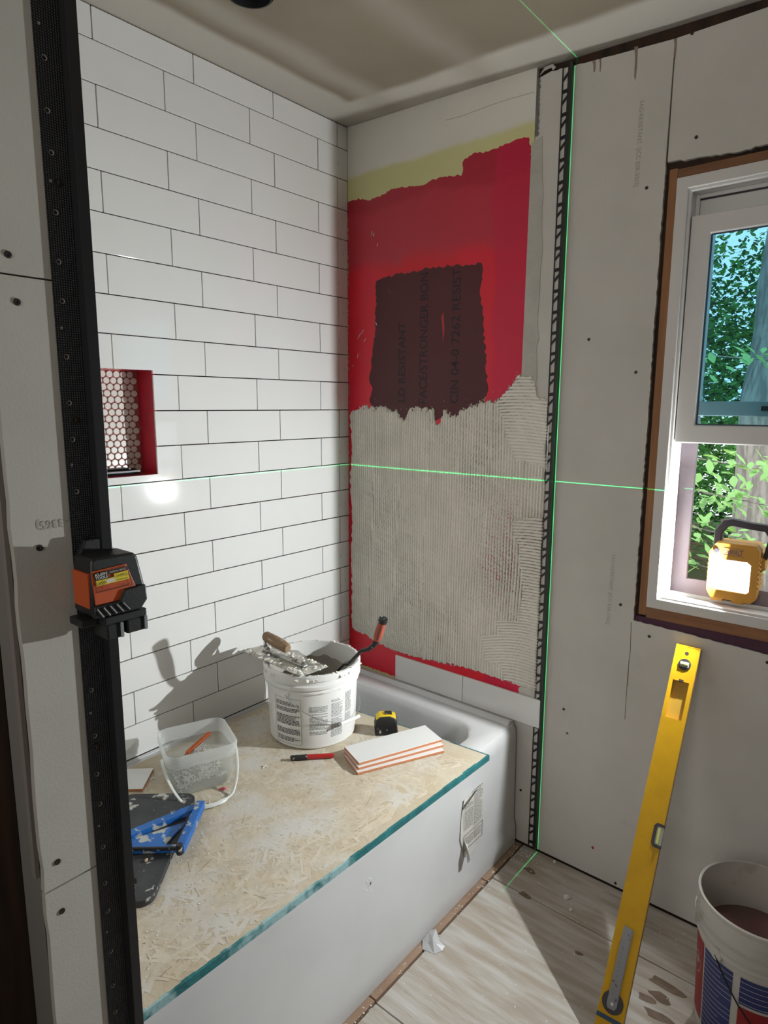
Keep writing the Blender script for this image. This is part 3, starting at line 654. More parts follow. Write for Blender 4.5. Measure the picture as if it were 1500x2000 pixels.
# strands lying in the board face
scol = [(.55, .47, .35), (.57, .50, .385), (.53, .45, .33), (.59, .525, .42), (.56, .48, .36), (.34, .24, .15)]
for ci, c_ in enumerate(scol):
    sm = M(); cnt = (900, 900, 500, 800, 900, 90)[ci]
    for i in range(cnt):
        x_, y_ = random.uniform(.06, .84), random.uniform(-1.44, -.32)
        l_ = random.uniform(.02, .10); w_ = random.uniform(.003, .014) if ci < 5 else random.uniform(.001, .003); a = random.uniform(0, 3.14)
        ux, uy = math.cos(a)*l_/2, math.sin(a)*l_/2; vx, vy = -math.sin(a)*w_/2, math.cos(a)*w_/2; h = .0001+random.random()*.0003; tl = random.uniform(0, .0002)
        q = [(x_-ux-vx, y_-uy-vy), (x_+ux*.9-vx, y_+uy*.9-vy), (x_+ux+vx*.4, y_+uy+vy*.4), (x_-ux*.85+vx, y_-uy*.85+vy)]
        if max(t[0] for t in q) > .818 or min(t[0] for t in q) < .066 or max(t[1] for t in q) > -.37+.09*max(0, x_-.5) or min(t[1] for t in q) < -1.446: continue
        sm.add([(t[0]-.45, t[1]+.85, BT-RZ+h+(tl if k in (1, 2) else 0)) for k, t in enumerate(q)], [(0, 1, 2, 3)])
    obj('wood_strand', sm, mat('strand_%d' % ci, c_, .85, c2=tuple(min(1, t*1.12) for t in c_), scale=25, c3=(.63, .60, .55), s3=7, t3=.47, w3=.2, bump=.2, bscale=90), bd, kind='stuff')
# dust and chips on the board
def chips(name, pts, label, smin=.0006, smax=.0030):
    m = M()
    for x_, y_, z_ in pts:
        s_ = random.uniform(smin, smax); k = [(random.uniform(.5, 1)*s_*math.cos(a), random.uniform(.5, 1)*s_*math.sin(a)) for a in (0, 1.3, 2.5, 3.8, 5.1)]
        h = s_*.3; m.add([(x_+a, y_+b, z_) for a, b in k]+[(x_+a*.6, y_+b*.6, z_+h) for a, b in k], [(5, 6, 7, 8, 9)]+[(i, (i+1) % 5, 5+(i+1) % 5, 5+i) for i in range(5)])
    o = obj(name, m, CHIP, kind='stuff'); tag(o, label, 'debris'); return o
pp = []
for cx, cy, sg, n_ in ((.40, -.90, .035, 130), (.45, -.88, .05, 60), (.66, -.86, .05, 50), (.67, -1.36, .03, 70), (.44, -.98, .04, 60), (.6, -.62, .05, 60), (.5, -1.05, .12, 160), (.35, -.75, .12, 90), (.65, -1.1, .12, 140), (.7, -.5, .08, 60)):
    for i in range(n_):
        a, b = random.gauss(cx, sg), random.gauss(cy, sg)
        if .1 < a < .80 and -1.44 < b < -.4: pp.append((a, b, BT+.0006))
chips('plaster_crumbs', pp, 'white plaster and mortar crumbs scattered over the strand board')
pp = [(random.uniform(.85, 1.6), random.uniform(-1.6, -.05), .0002) for i in range(420)]+[(random.gauss(.83, .012), random.uniform(-1.2, -.05), .0002) for i in range(160)]+[(random.gauss(.86, .03), abs(random.gauss(0, .03))*-1-.02, .0003) for i in range(90)]
chips('floor_crumbs', [p for p in pp if p[0] > .816], 'white plaster crumbs and dust scattered over the plywood floor', .0006, .004)
def chunk(px, py, s_, label, c=CHIP, z=0):
    v = at(px, py, 2, z+s_*.3); bm0 = M(); rnd = random.Random(px)
    k = 7; rings_ = []
    for j, (rz, rr_) in enumerate(((0, .8), (.35, 1), (.7, .7), (.95, .3))):
        for i in range(k): a = 2*PI*i/k; q = rr_*s_*rnd.uniform(.6, 1.1); rings_.append((q*math.cos(a), q*math.sin(a)*.7, rz*s_*.8))
    fs = [tuple(range(k))[::-1], tuple(3*k+i for i in range(k))]+[(j*k+i, j*k+(i+1) % k, (j+1)*k+(i+1) % k, (j+1)*k+i) for j in range(3) for i in range(k)]
    o = obj('mortar_chunk', bm0.add(rings_, fs), c); o.location = (v.x, v.y, z+.0008); o.rotation_euler = (0, 0, rnd.random()*3); tag(o, label, 'debris'); return o
chunk(1107, 1752, .014, 'pale mortar lump on the plywood floor below the window wall, larger of the pair')
chunk(1115, 1777, .009, 'small pale mortar lump just nearer than the larger lump on the floor')
chunk(1083, 1683, .010, 'mortar lump on the floor against the foot of the grey wall')
# white curled scrap on the floor
v = at(838, 1838, 2, .01); sc_ = thing('plastic_scrap', 'crumpled translucent white plastic scrap on the floor beside the tub apron', 'scrap', (v.x+.012, v.y, 0), (0, 0, .5))
m = M(); g_ = [(-.028, -.016, .001), (-.03, .012, .005), (-.012, .03, .022), (.006, .028, .034), (.02, .01, .012), (.036, .004, .004), (.03, -.012, .002), (.008, -.026, .001), (0, 0, .026), (-.012, -.004, .012), (.012, -.004, .014)]
m.add(g_, [(0, 1, 9), (1, 2, 9), (2, 3, 8), (2, 8, 9), (3, 4, 8), (4, 5, 10), (4, 10, 8), (5, 6, 10), (6, 7, 10), (7, 0, 9), (7, 9, 8), (7, 8, 10)])
o = obj('crumpled_sheet', m, mat('wax_plastic', (.74, .75, .76), .3, trans=.15), sc_, smooth=False)
so = o.modifiers.new('s', 'SOLIDIFY'); so.thickness = .0012
# ================= MORTAR BUCKET =================
BX, BY, BH, R1, R2 = .3084, -.5134, .250, .1405, .150
bk = thing('mortar_bucket', 'white plastic pail of thinset mortar with trowels on its rim', 'bucket', (BX, BY, BT+.0008))
rad = lambda z: R1+(R2-R1)*z/BH
prof = [(0, 0), (R1-.008, 0), (R1, .008), (rad(.19), .19), (rad(.19)+.006, .192), (rad(.19)+.006, .196), (rad(.2)+.001, .198), (rad(.21)+.001, .205), (rad(.21)+.010, .207), (rad(.22)+.010, .216), (rad(.22)+.002, .219),
        (rad(.24)+.002, .232), (rad(.24)+.009, .234), (rad(.25)+.009, .249), (rad(.25)+.006, .252), (rad(.25)-.002, .252), (rad(.25)-.003, .245), (R1-.004, .02), (0, .012)]
obj('pail', M().lathe(prof, 72), WHITEP, bk, smooth=True)
# mortar inside, clinging to the walls
m = M(); rg = []
for i in range(60):
    a = 2*PI*i/60; row_ = []
    hw = .215+.022*math.sin(a*2+1)+.008*math.sin(a*7)+.004*math.sin(a*19)
    for k, (fr, zz) in enumerate(((.0, .10), (.3, .095+.02*math.sin(3*a)), (.6, .10+.028*math.sin(2*a+1)+.010*math.sin(9*a)), (.86, .115+.03*math.sin(2*a)), (.965, .16), (.985, hw*.93), (1.0, hw))):
        rr_ = fr*(rad(max(zz, .05))-.0035); row_.append((rr_*math.cos(a), rr_*math.sin(a), zz+(.006*math.sin(a*13+k*2) if 1 < k < 4 else 0)))
    rg += row_
fs = [(i*7+k, ((i+1) % 60)*7+k, ((i+1) % 60)*7+k+1, i*7+k+1) for i in range(60) for k in range(6)]
obj('mortar_mix', m.add(rg, fs), mat('mortar_in_pail', (.42, .39, .345), .8, c2=(.35, .32, .28), scale=20, lo=.35, hi=.65, bump=.7, bscale=60), bk, smooth=True, label='grey thinset mortar inside the pail')
# mortar smeared on rim
m = M()
for i in range(90):
    a = random.uniform(0, 2*PI); s_ = random.uniform(.002, .007); zz = random.choice((.2525, .2525, .24)); rr_ = R2+(.003 if zz > .25 else .0095)
    m.cyl((rr_*math.cos(a), rr_*math.sin(a), zz-.001), (rr_*math.cos(a)+random.uniform(-.003, .003), rr_*math.sin(a)+random.uniform(-.003, .003), zz+s_*.15), s_*1.2, s_*.5, 7)
obj('mortar_smear', m, MORTAR, bk, kind='stuff')
# printed labels, wrapped on the pail.  angle 0 faces the camera
a0 = math.atan2(CAM.y-BY, CAM.x-BX)
def wrap(u, v, off=.0006):
    zz = v; r_ = rad(zz)+off; a = a0+u/R1; return Vector((r_*math.cos(a), r_*math.sin(a), zz))
GI = mat('label_grey', (.22, .22, .22), .6)
def panel_print(u0, u1, v0, v1, lh, seed, frame=False, mt=INK, fill=.55, heads=()):
    fp = M(); rnd = random.Random(seed); fineprint(fp, u0+.003, u1-.003, v0+.003, v1-.003, lh, wrap, rnd, fill)
    if frame:
        for a, b, c, d_ in ((u0, u1, v1-.0008, v1), (u0, u1, v0, v0+.0008), (u0, u0+.0008, v0, v1), (u1-.0008, u1, v0, v1)):
            n = max(1, int((b-a)/.012))
            for i in range(n):
                e1, e2 = a+(b-a)*i/n, a+(b-a)*(i+1)/n; fp.add([wrap(e1, c), wrap(e2, c), wrap(e2, d_), wrap(e1, d_)], [(0, 1, 2, 3)])
    obj('label_print', fp, mt, bk)
panel_print(-.128, -.038, .118, .160, .0048, 1, False, INK, .62); panel_print(-.128, -.038, .072, .116, .0048, 2, False, INK, .62); panel_print(-.128, -.038, .044, .070, .0048, 6, False, INK, .62); panel_print(-.128, -.038, .018, .042, .0052, 3, False, INK, .6)
panel_print(-.130, -.036, .016, .170, 1, 4, True)
panel_print(-.014, .048, .045, .150, .0042, 5, False, GI, .42)
panel_print(.054, .100, .030, .165, .0042, 8, False, GI, .5); panel_print(.106, .14, .055, .175, .0042, 9, False, GI, .5)
# bail: ears, wire and grip
ea = [a0-.62, a0-.62+PI]
for i, a in enumerate((a0-.58, a0-.58+PI)):
    c_ = Vector((math.cos(a), math.sin(a), 0)); T = Matrix.Translation(c_*(rad(.185)+.001)+Vector((0, 0, .185))) @ Matrix.Rotation(a, 4, 'Z') @ Matrix.Rotation(PI/2, 4, 'Y')
    obj('bail_ear', M().lathe([(0, 0), (.011, 0), (.010, .005), (.004, .007), (0, .007)], 20, T), WHITEP, bk, smooth=True)
# wire hangs as a half ring on the camera side from left ear round to the right
wp_ = []
for i in range(25):
    t = i/24; a = a0-.58+t*(PI); r_ = rad(.12)+.010+.004*math.sin(PI*t); zz = .185-.105*math.sin(PI*t)**.8 if 0 < t < 1 else .185
    wp_.append((r_*math.cos(a), r_*math.sin(a), zz))
obj('bail_wire', M().tube(wp_, .0014, 8), mat('steel_wire', (.45, .45, .45), .35, .9), bk, smooth=True)
gi = wp_[9:13]; d_ = Vector((Vector(gi[-1])-Vector(gi[0])))
cmid = (Vector(wp_[10])+Vector(wp_[11]))/2; dn = (Vector(wp_[12])-Vector(wp_[9])).normalized(); out = Vector((cmid.x, cmid.y, 0)).normalized()*.004
obj('bail_grip', M().cyl(cmid-dn*.045+out, cmid+dn*.045+out, .0065, .0065, 16), WHITEP, bk, smooth=True)
# ================= NOTCHED TROWEL =================
RZT = BT+.0008+.2535
STEEL = mat('mortar_smeared_steel', (.30, .30, .29), .4, .5, c3=(.58, .56, .50), s3=24, t3=.44, w3=.06, bump=.5, bscale=80)
tr = thing('notched_trowel', 'steel notched trowel with worn wooden handle lying across the pail rim', 'trowel', (.262, -.592, RZT+.0045), (0, 0, math.radians(-3)))
bl = [(-.15, -.055), (.15, -.055)]
n = 24
for i in range(n):
    x1 = .15-.30*i/n; bl += [(x1, .055), (x1-.0062, .055), (x1-.0062, .047), (x1-.30/n, .047)]
bl = [p for i, p in enumerate(bl) if i == 0 or p != bl[i-1]]
obj('blade', M().prism(bl, 0, .0013, mXY), STEEL, tr)
sp_ = M()
for i in range(220):
    x_, y_ = random.uniform(-.148, .148), random.choice((random.gauss(-.048, .006), random.gauss(.044, .006), random.uniform(-.05, .05)))
    if abs(y_) > .054: continue
    s_ = random.uniform(.002, .006); sp_.cyl((x_, y_, .0012), (x_+random.uniform(-.003, .003), y_, .0012+s_*.28), s_*1.1, s_*.5, 7)
obj('mortar_blob', sp_, MORTAR, tr, kind='stuff')
obj('spine', M().box(-.105, .105, -.009, .009, .0016, .008), STEEL, tr, bevel=.002)
GR = mat('tang_metal', (.16, .16, .15), .4, .7, c3=(.55, .53, .48), s3=40, t3=.52)
obj('tang', M().tube([(-.085, 0, .007), (-.10, 0, .018), (-.098, 0, .04), (-.085, 0, .052)], [.008, .0075, .007, .006], 8), GR, tr, smooth=True)
obj('tang', M().tube([(.035, 0, .008), (.05, 0, .010), (.075, 0, .012), (.095, 0, .009)], [.0085, .0075, .007, .006], 8), GR, tr, smooth=True)
HW = mat('worn_handle_wood', (.33, .215, .125), .75, c2=(.24, .15, .085), scale=10, stretch=(1, 5, 5), lo=.35, hi=.65, c3=(.55, .50, .42), s3=26, t3=.60)
T = Matrix.Translation((-.10, 0, .054)) @ Euler((0, math.radians(97), math.radians(0))).to_matrix().to_4x4()
obj('handle', M().lathe([(0, 0), (.013, 0), (.0165, .006), (.0175, .03), (.019, .06), (.018, .09), (.016, .112), (.012, .120), (0, .121)], 24, T), HW, tr, smooth=True)
# ================= MARGIN TROWEL =================
nk = Vector((.449, -.50, BT+.262)); 
mg = thing('margin_trowel', 'small trowel with orange-red grip and black cap resting on right of pail rim', 'trowel', (0, 0, 0))
A = at(706, 1271, 1, -.50); B = at(727, 1266, 1, -.50); Cc = at(736, 1250, 1, -.50); D = at(749, 1208, 1, -.50)
mid = Cc.lerp(D, .82)
obj('tang', M().tube([nk+Vector((-.07, -.02, -.075)), nk+Vector((-.01, 0, -.004)), nk+Vector((.01, 0, .003)), A, A.lerp(B, .7), B.lerp(Cc, .4), Cc], [.004, .004, .005, .006, .007, .0085, .010], 10), mat('black_tang', (.02, .02, .02), .5, .4, c3=(.5, .48, .43), s3=60, t3=.62), mg, smooth=True)
obj('grip', M().tube([Cc.lerp(D, .0), Cc.lerp(D, .1), Cc.lerp(D, .4), Cc.lerp(D, .7), mid], [.0105, .0125, .0135, .0125, .013], 18), mat('leather_grip', (.42, .085, .045), .6, c2=(.33, .06, .035), scale=30, lo=.4, hi=.6, bump=.4, bscale=200, c3=(.5, .42, .36), s3=60, t3=.66), mg, smooth=True)
obj('end_cap', M().tube([mid, mid.lerp(D, .3), D], [.0142, .0148, .0135], 18), mat('cap_black', (.015, .015, .017), .45, c3=(.6, .58, .52), s3=60, t3=.60), mg, smooth=True)
u_ = (D-Cc).normalized(); rt = Vector((u_.z, 0, -u_.x)).normalized() # label text along the grip
t = text('MARSHALLTOWN', .009, bold=.0002); wd = max(v[0] for v in t.v); c0 = Cc.lerp(D, .12); vw = (CAM-c0).normalized(); sd_ = vw.cross(u_).normalized(); vw = u_.cross(sd_)
k = (mid-c0).length*.85/wd
t.v = [tuple(c0+u_*v[0]*k+sd_*(-v[1]+.003)*(-1 if False else 1)+vw*.0139) for v in t.v]; obj('grip_lettering', t, INK, mg)
obj('blade', M().box(-.055, .055, -.022, .022, -.0006, .0006, Matrix.Translation(nk+Vector((-.10, -.03, -.105))) @ Euler((.1, -math.radians(46), .28)).to_matrix().to_4x4()), STEEL, mg)
# ================= PLASTIC CONTAINER WITH SPACERS =================
FROST = thin_glass('frosted_plastic', (.93, .94, .93), .05, .22, .20, (.80, .81, .80))
ct = thing('plastic_container', 'square frosted plastic tub full of tile spacers with white carry handle', 'container', (.262, -.930, BT+.0007), (0, 0, math.radians(69)))
HC = .128
def rrect(h, r, n=6): return rr_rect(-h, h, -h*.93, h*.93, r, n)
rg = [(.078, .03, .0015), (.085, .032, .006), (.092, .032, .088), (.0925, .032, .090), (.096, .034, .0905), (.0965, .034, .098), (.094, .034, .099), (.0945, .034, .106), (.099, .035, .107), (.100, .035, .122), (.0985, .035, HC), (.0965, .034, HC), (.0955, .034, .12), (.0935, .033, .105), (.0905, .031, .088), (.0835, .031, .008), (.076, .03, .003)]
vs = []; nn = 28
for h, r_, z_ in rg: vs += [(a, b, z_) for a, b in rrect(h, r_)]
def bandf(r_): return [(i*nn+k, i*nn+(k+1) % nn, (i+1)*nn+(k+1) % nn, (i+1)*nn+k) for i in r_ for k in range(nn)]
obj('tub', M().add(vs, bandf(list(range(0, 2))+list(range(14, 16)))+[tuple(range(nn)), tuple((len(rg)-1)*nn+k for k in range(nn))]), FROST, ct, smooth=True)
obj('rim', M().add(vs, bandf(range(2, 14))), thin_glass('frosted_rim', (.93, .94, .93), .06, .2, .42, (.84, .85, .84)), ct, smooth=True)
# dropped handle on the camera side
hp = []
for i in range(31):
    a = PI*i/30; hp.append((.103*math.cos(a)*1.0, -.02-.14*math.sin(a), .095-.090*min(1, math.sin(a)*1.25)**1.0))
HWH = mat('handle_white', (.72, .74, .70), .4)
obj('carry_handle', M().tube(hp, .0042, 8, .55), HWH, ct, smooth=True)
obj('handle_grip', M().tube(hp[11:20], [.005, .0085, .009, .0075, .009, .0075, .009, .0085, .005], 10, .7), HWH, ct, smooth=True)
# spacers: each a cross of its own
SPM = mat('spacer_white', (.80, .79, .75), .6); sps = None
def spacer(x_, y_, z_, e, label, group):
    global sps
    if sps is None:
        mm = M().box(-.010, .010, -.0012, .0012, -.0010, .0010).box(-.0012, .0012, -.010, .010, -.0010, .0010)
        sps = obj('tile_spacer', mm, SPM); o = sps
    else: o = inst(sps, 'tile_spacer', None)
    o.location = (x_, y_, z_); o.rotation_euler = e; tag(o, label, 'spacer', group); return o
Tct = Matrix.Translation((.262, -.930, BT+.0007)) @ Matrix.Rotation(math.radians(69), 4, 'Z')
for i in range(170):
    a, b = random.uniform(-.066, .066), random.uniform(-.05, .06); hh = max(0, .074-.75*math.hypot(a-.008, b-.024))*random.uniform(.35, 1)+.010
    p_ = Tct @ Vector((a, b, hh)); spacer(p_.x, p_.y, p_.z, (random.uniform(-1, 1), random.uniform(-1, 1), random.uniform(0, 3)), 'white cross-shaped tile spacer in the heap inside the frosted tub', 'tile spacers heaped in the frosted tub')
for (px, py), lb in (((297, 1521), 'white cross tile spacer on the board left of the frosted tub'), ((409, 1571), 'large-looking white cross tile spacer on the board right of the blue tool'), ((517, 1497), 'tiny white cross tile spacer on the board right of the tub handle'), ((352, 1547), 'white cross tile spacer under the handle grip of the tub')):
    v = at(px, py, 2, BT+.002); spacer(v.x, v.y, BT+.0022, (0, 0, random.uniform(0, 1.5)), lb, None)
pc = thing('orange_pencil', 'stubby orange carpenter pencil lying on the spacers in the tub', 'pencil')
pa, pb = Tct @ Vector((-.03, .018, .072)), Tct @ Vector((.052, .062, .096))
obj('shaft', M().tube([pa, pa.lerp(pb, .08), pb.lerp(pa, .03), pb], [.002, .0065, .0065, .0055], 8), mat('orange_paint', (.62, .12, .02), .5, c3=(.25, .05, .02), s3=70, t3=.62), pc)
obj('lead', M().tube([pa, pa+(pa-pb).normalized()*.004], [.002, .001], 6), INK, pc)
pkm = mat('pink_scrap', (.75, .16, .20), .7); v = at(430, 1547, 2, BT)
o = obj('membrane_scrap', M().add([(0, 0, 0), (.018, -.002, .001), (.026, .006, .003), (.014, .011, .005), (.002, .007, .002), (.012, .003, .007)], [(0, 1, 5), (1, 2, 5), (2, 3, 5), (3, 4, 5), (4, 0, 5), (0, 4, 3, 2, 1)]), pkm); o.location = (v.x-.01, v.y, BT+.001); o.rotation_euler = (0, 0, .7); tag(o, 'small pink crumpled scrap beside the tub handle', 'scrap')
# ================= TILES ON THE BOARD =================
def loose_tile(cx, cy, z, ang, label):
    t = thing('loose_tile', label, 'tile', (cx, cy, z), (0, 0, ang), 'spare subway tiles stacked on the board')
    obj('biscuit', M().box(-.147, .147, -.052, .052, 0, .0066), TILE_BODY, t, bevel=.0006)
    obj('glaze_face', M().box(-.147, .147, -.052, .052, .0067, .0082), TILE, t, bevel=.0006)
    return t
ang = math.atan2(.271, .109)
cx, cy = .603, -.4475
for i, (dx, dy, da, lb) in enumerate(((.020, -.020, -.05, 'white subway tile at the bottom of the stack of three'), (.010, -.009, -.025, 'white subway tile in the middle of the stack of three'), (0, 0, .0, 'white subway tile on top of the stack of three, glossy face up'))):
    loose_tile(cx+dx, cy+dy, BT+.0012+i*.0086, ang+da, lb)
v = at(225, 1575, 2, BT+.008); t = thing('loose_tile', 'single white tile lying by the dark board, mostly hidden by the near trim', 'tile', (.112, -1.085, BT+.0012), (0, 0, .75))
obj('biscuit', M().box(-.12, .075, -.052, .052, 0, .0066), TILE_BODY, t, bevel=.0006); obj('glaze_face', M().box(-.12, .075, -.052, .052, .0067, .0082), TILE, t, bevel=.0006)
# ================= TAPE MEASURE =================
v = at(750, 1437, 2, BT); tm = thing('tape_measure', 'black and yellow tape measure standing behind the tile stack', 'tape measure', (.512, -.378, BT+.0008), (0, 0, math.radians(42)))
pf = [(-.036, 0), (.036, 0), (.038, .006), (.037, .045), (.030, .062), (.012, .068), (-.020, .066), (-.034, .052), (-.038, .03)]
BK = mat('black_rubber', (.018, .018, .018), .55, c3=(.55, .53, .48), s3=70, t3=.64)
obj('case', M().prism(pf, -.022, .022, lambda u, v, w: Vector((u, w, v))), BK, tm, bevel=.004, smooth=True)
obj('yellow_top', M().prism([(-.033, .052), (-.0275, .0595), (-.019, .0668), (.012, .0688), (.031, .0625), (.0365, .052), (.031, .0622), (.0115, .0705), (-.0205, .0685), (-.0365, .052)][:0] or [(-.030, .054), (.034, .054), (.031, .0632), (.013, .0698), (-.021, .0678), (-.034, .056)], -.0195, .0195, lambda u, v, w: Vector((u, w, v))), mat('tape_yellow', (.80, .56, .02), .4), tm, bevel=.004, smooth=True)
obj('thumb_lock', M().box(-.004, .020, -.010, .010, .068, .0735), BK, tm, bevel=.002)
obj('tape_hook', M().box(.0375, .040, -.012, .012, .001, .014), mat('hook_steel', (.4, .4, .4), .3, .9), tm)
# ================= MARKER =================
p0, p1 = at(567, 1481, 2, BT+.008), at(652, 1476, 2, BT+.008); d = p1-p0
mk = thing('marker_pen', 'red marker pen with black cap lying in front of the pail', 'marker', (0, 0, 0))
p0.z = p1.z = BT+.0092
obj('cap', M().tube([p0, p0.lerp(p1, .02), p0.lerp(p1, .38), p0.lerp(p1, .385)], [.005, .0074, .0080, .0080], 16), BK, mk, smooth=True)
obj('barrel', M().tube([p0.lerp(p1, .386), p0.lerp(p1, .9), p1], [.0074, .0074, .0066], 16), mat('marker_red', (.45, .02, .02), .4), mk, smooth=True)
# ================= CUTTING BOARD (dark slab) AND BLUE TOOL =================
SLAB = mat('dark_slab', (.028, .030, .034), .6, c2=(.055, .056, .06), scale=10, lo=.4, hi=.7, c3=(.50, .49, .44), s3=34, t3=.615, w3=.05, bump=.3, bscale=100)
A = Vector((.346, -.991)); u = Vector((.667, -.745)).normalized(); vv = Vector((u.y, -u.x)); vv = vv if vv.x < 0 else -vv
sl = thing('mortar_board', 'dark grey slab with handle slot spattered with dried mortar', 'board', (A.x, A.y, BT+.0008), (0, 0, math.atan2(u.y, u.x)))
# local x along u, local y = left-hand normal; vv expressed locally
ly = -1 if (Vector((-u.y, u.x))-vv).length > 1 else 1
Ls, Ws, rr0 = .395, .20, .030
def slabpt(x_, y_): return (x_, ly*y_)
out = [slabpt(*q) for q in rr_rect(0, Ls, 0, Ws, rr0, 6)]
hx, hy, hw_, hl = Ls-.055, Ws*.5, .020, .075
holep = [slabpt(*q) for q in rr_rect(hx-hw_, hx+hw_, hy-.05, hy+.05, .0199, 6)]
nn = len(out); m = M()
zt = .016
m.add([(a, b, zt) for a, b in out]+[(a, b, zt) for a, b in holep]+[(a, b, 0) for a, b in out]+[(a, b, 0) for a, b in holep],
      [(i, (i+1) % nn, nn+(i+1) % nn, nn+i) for i in range(nn)]+[(2*nn+i, 2*nn+(i+1) % nn, 3*nn+(i+1) % nn, 3*nn+i) for i in range(nn)]+
      [(i, (i+1) % nn, 2*nn+(i+1) % nn, 2*nn+i) for i in range(nn)]+[(nn+i, nn+(i+1) % nn, 3*nn+(i+1) % nn, 3*nn+i) for i in range(nn)])
obj('slab', m, SLAB, sl, bevel=.0015)
BLUE = mat('blue_plastic', (.012, .115, .42), .45, c2=(.018, .15, .50), scale=14, lo=.4, hi=.6, c3=(.50, .52, .46), s3=30, t3=.555, w3=.05, bump=.4, bscale=70)
zt = BT+.0175
Pp = [at(393, 1570, 2, zt+.012), at(351, 1660, 2, zt+.012), at(170, 1662, 2, zt+.012)]
bt = thing('rafter_square', 'blue plastic triangular square caked with mortar on the dark slab', 'square', (0, 0, 0))
def bar(name, a, b, wd, z0, z1, mt, par, inset=0):
    a = Vector((a.x, a.y)); b = Vector((b.x, b.y)); d = (b-a).normalized(); n = Vector((-d.y, d.x))*wd/2
    q = [a+n, b+n, b-n, a-n]; return obj(name, M().prism([(p.x, p.y) for p in q], z0, z1, mXY), mt, par, bevel=.0015)
P1, P2, P3 = Pp
bar('fence', P1, P2.lerp(P1, .0), .020, zt, zt+.022, BLUE, bt)
bar('arm', P1.lerp(P3, .06), P3, .024, zt, zt+.014, BLUE, bt)
bar('rod', P2, P3, .006, zt+.012, zt+.020, BK, bt)
bar('base_arm', P2.lerp(P1, .08), P3.lerp(P1, .05), .018, zt, zt+.011, BLUE, bt)
obj('web', M().prism([(p.x, p.y) for p in (P1.lerp(P2, .30).lerp(P3, .10), P2.lerp(P1, .1).lerp(P3, .22), P3.lerp(P1, .02))], zt+.001, zt+.006, mXY), BLUE, bt)
obj('pivot', M().cyl((P2.x, P2.y, zt+.002), (P2.x, P2.y, zt+.027), .0075, .0075, 14), BK, bt, smooth=True)
chip2 = at(285, 1680, 2, zt); o = chunk(286, 1680, .007, 'tan plaster chip lying on the dark slab', mat('tan_chip', (.62, .44, .30), .9), BT+.0165)
# black trim offcut inside the niche
nt_ = thing('trim_offcut', 'short black slotted trim offcut lying in the tiled niche', 'trim', (NX+.022, -1.0, NZ0+.0006))
m = M().box(-.012, -.008, -.13, .115, 0, .016).box(.022, .026, -.13, .115, 0, .012).box(-.008, .022, -.13, .115, 0, .001)
for i in range(9): yy = -.12+i*.026; m.prism([(-.008, yy), (.022, yy+.012), (.022, yy+.017), (-.008, yy+.005)], .001, .012, mXY)
obj('slotted_rail', m, BLACK, nt_)
# ================= LASER LEVEL =================
LX = .926; SX, SY, SZ = -.074, .038, -.022
ll = thing('laser_level', 'black and orange cross line laser clamped on the near edge trim', 'laser level', (.899, -1.472, 1.243))
O3 = Vector((.945+SX, -1.51+SY, 1.265+SZ)); ll.location = O3
pr = [at(*q, 0, LX) for q in ((177, 1096), (186, 1090), (262, 1079), (269, 1086), (284, 1143), (288, 1169), (277, 1187), (185, 1209), (179, 1200))]
BLK = mat('laser_black', (.016, .017, .019), .45, bump=.1, bscale=300); ORG = mat('laser_orange', (.50, .085, .02), .45)
obj('housing', M().prism([(v.y-O3.y, v.z-O3.z) for v in pr], .8735-O3.x, LX-O3.x, mYZ), BLK, ll, bevel=.004, smooth=True)
og = [at(110+a/7.5, 1040+b/7.5, 0, LX+.001) for a, b in ((510, 580), (1020, 455), (1160, 780), (1000, 822), (930, 985), (575, 1072))]
op = obj('orange_panel', M().prism([(v.y-O3.y, v.z-O3.z) for v in og], LX-O3.x-.001, LX-O3.x+.0015, mYZ), ORG, ll, bevel=.0005)
bkp = M().box(.877-O3.x, LX-.004-O3.x, min(v.y for v in pr)-O3.y-.0006, pr[0].y-O3.y+.004, .018, .068)
obj('orange_back', bkp, ORG, ll, bevel=.001)
# printed label: affine map from the label quad
q0, q1, q2, q3 = [at(110+a/7.5, 1040+b/7.5, 0, LX+.003) for a, b in ((545, 605), (1040, 482), (1112, 762), (590, 890))]
def lm_(u, v, o_=.0): p_ = q3.lerp(q2, u).lerp(q0.lerp(q1, u), v); return Vector((p_.x+o_-O3.x, p_.y-O3.y, p_.z-O3.z))
def lq(name, u0, u1, v0, v1, mt, o_): return obj(name, M().add([lm_(u0, v0, o_), lm_(u1, v0, o_), lm_(u1, v1, o_), lm_(u0, v1, o_)], [(0, 1, 2, 3)]), mt, op)
DI = mat('label_black', (.02, .018, .018), .5); YL = mat('label_yellow', (.70, .56, .02), .5); WT = mat('label_white', (.62, .60, .56), .5); RL = mat('label_red', (.35, .03, .02), .5)
for a in ((0, 1, .0, .03), (0, 1, .97, 1), (0, .015, 0, 1), (.985, 1, 0, 1)): lq('label_frame', *a, DI, 0)
lq('label_block', .0, .40, .62, 1, DI, .0); lq('label_block', .40, .98, .80, .95, DI, 0)
lq('label_yellow', .03, .97, .33, .60, YL, .0002); lq('label_yellow', .56, .97, .52, .76, YL, .0002); lq('label_picture', .32, .56, .38, .56, WT, .0004)
def ltext(s, u0, u1, v0, v1, mt, o_=.0006, bold=0):
    t = text(s, 1, bold=bold); xs = [v[0] for v in t.v]; ys = [v[1] for v in t.v]; a, b, c, d_ = min(xs), max(xs), min(ys), max(ys)
    t.v = [tuple(lm_(u0+(v[0]-a)/(b-a)*(u1-u0), v0+(v[1]-c)/(d_-c)*(v1-v0), o_)) for v in t.v]; obj('label_lettering', t, mt, op)
ltext('KLEIN', .03, .37, .82, .96, WT, bold=.02); ltext('TOOLS', .03, .37, .65, .79, WT, bold=.02)
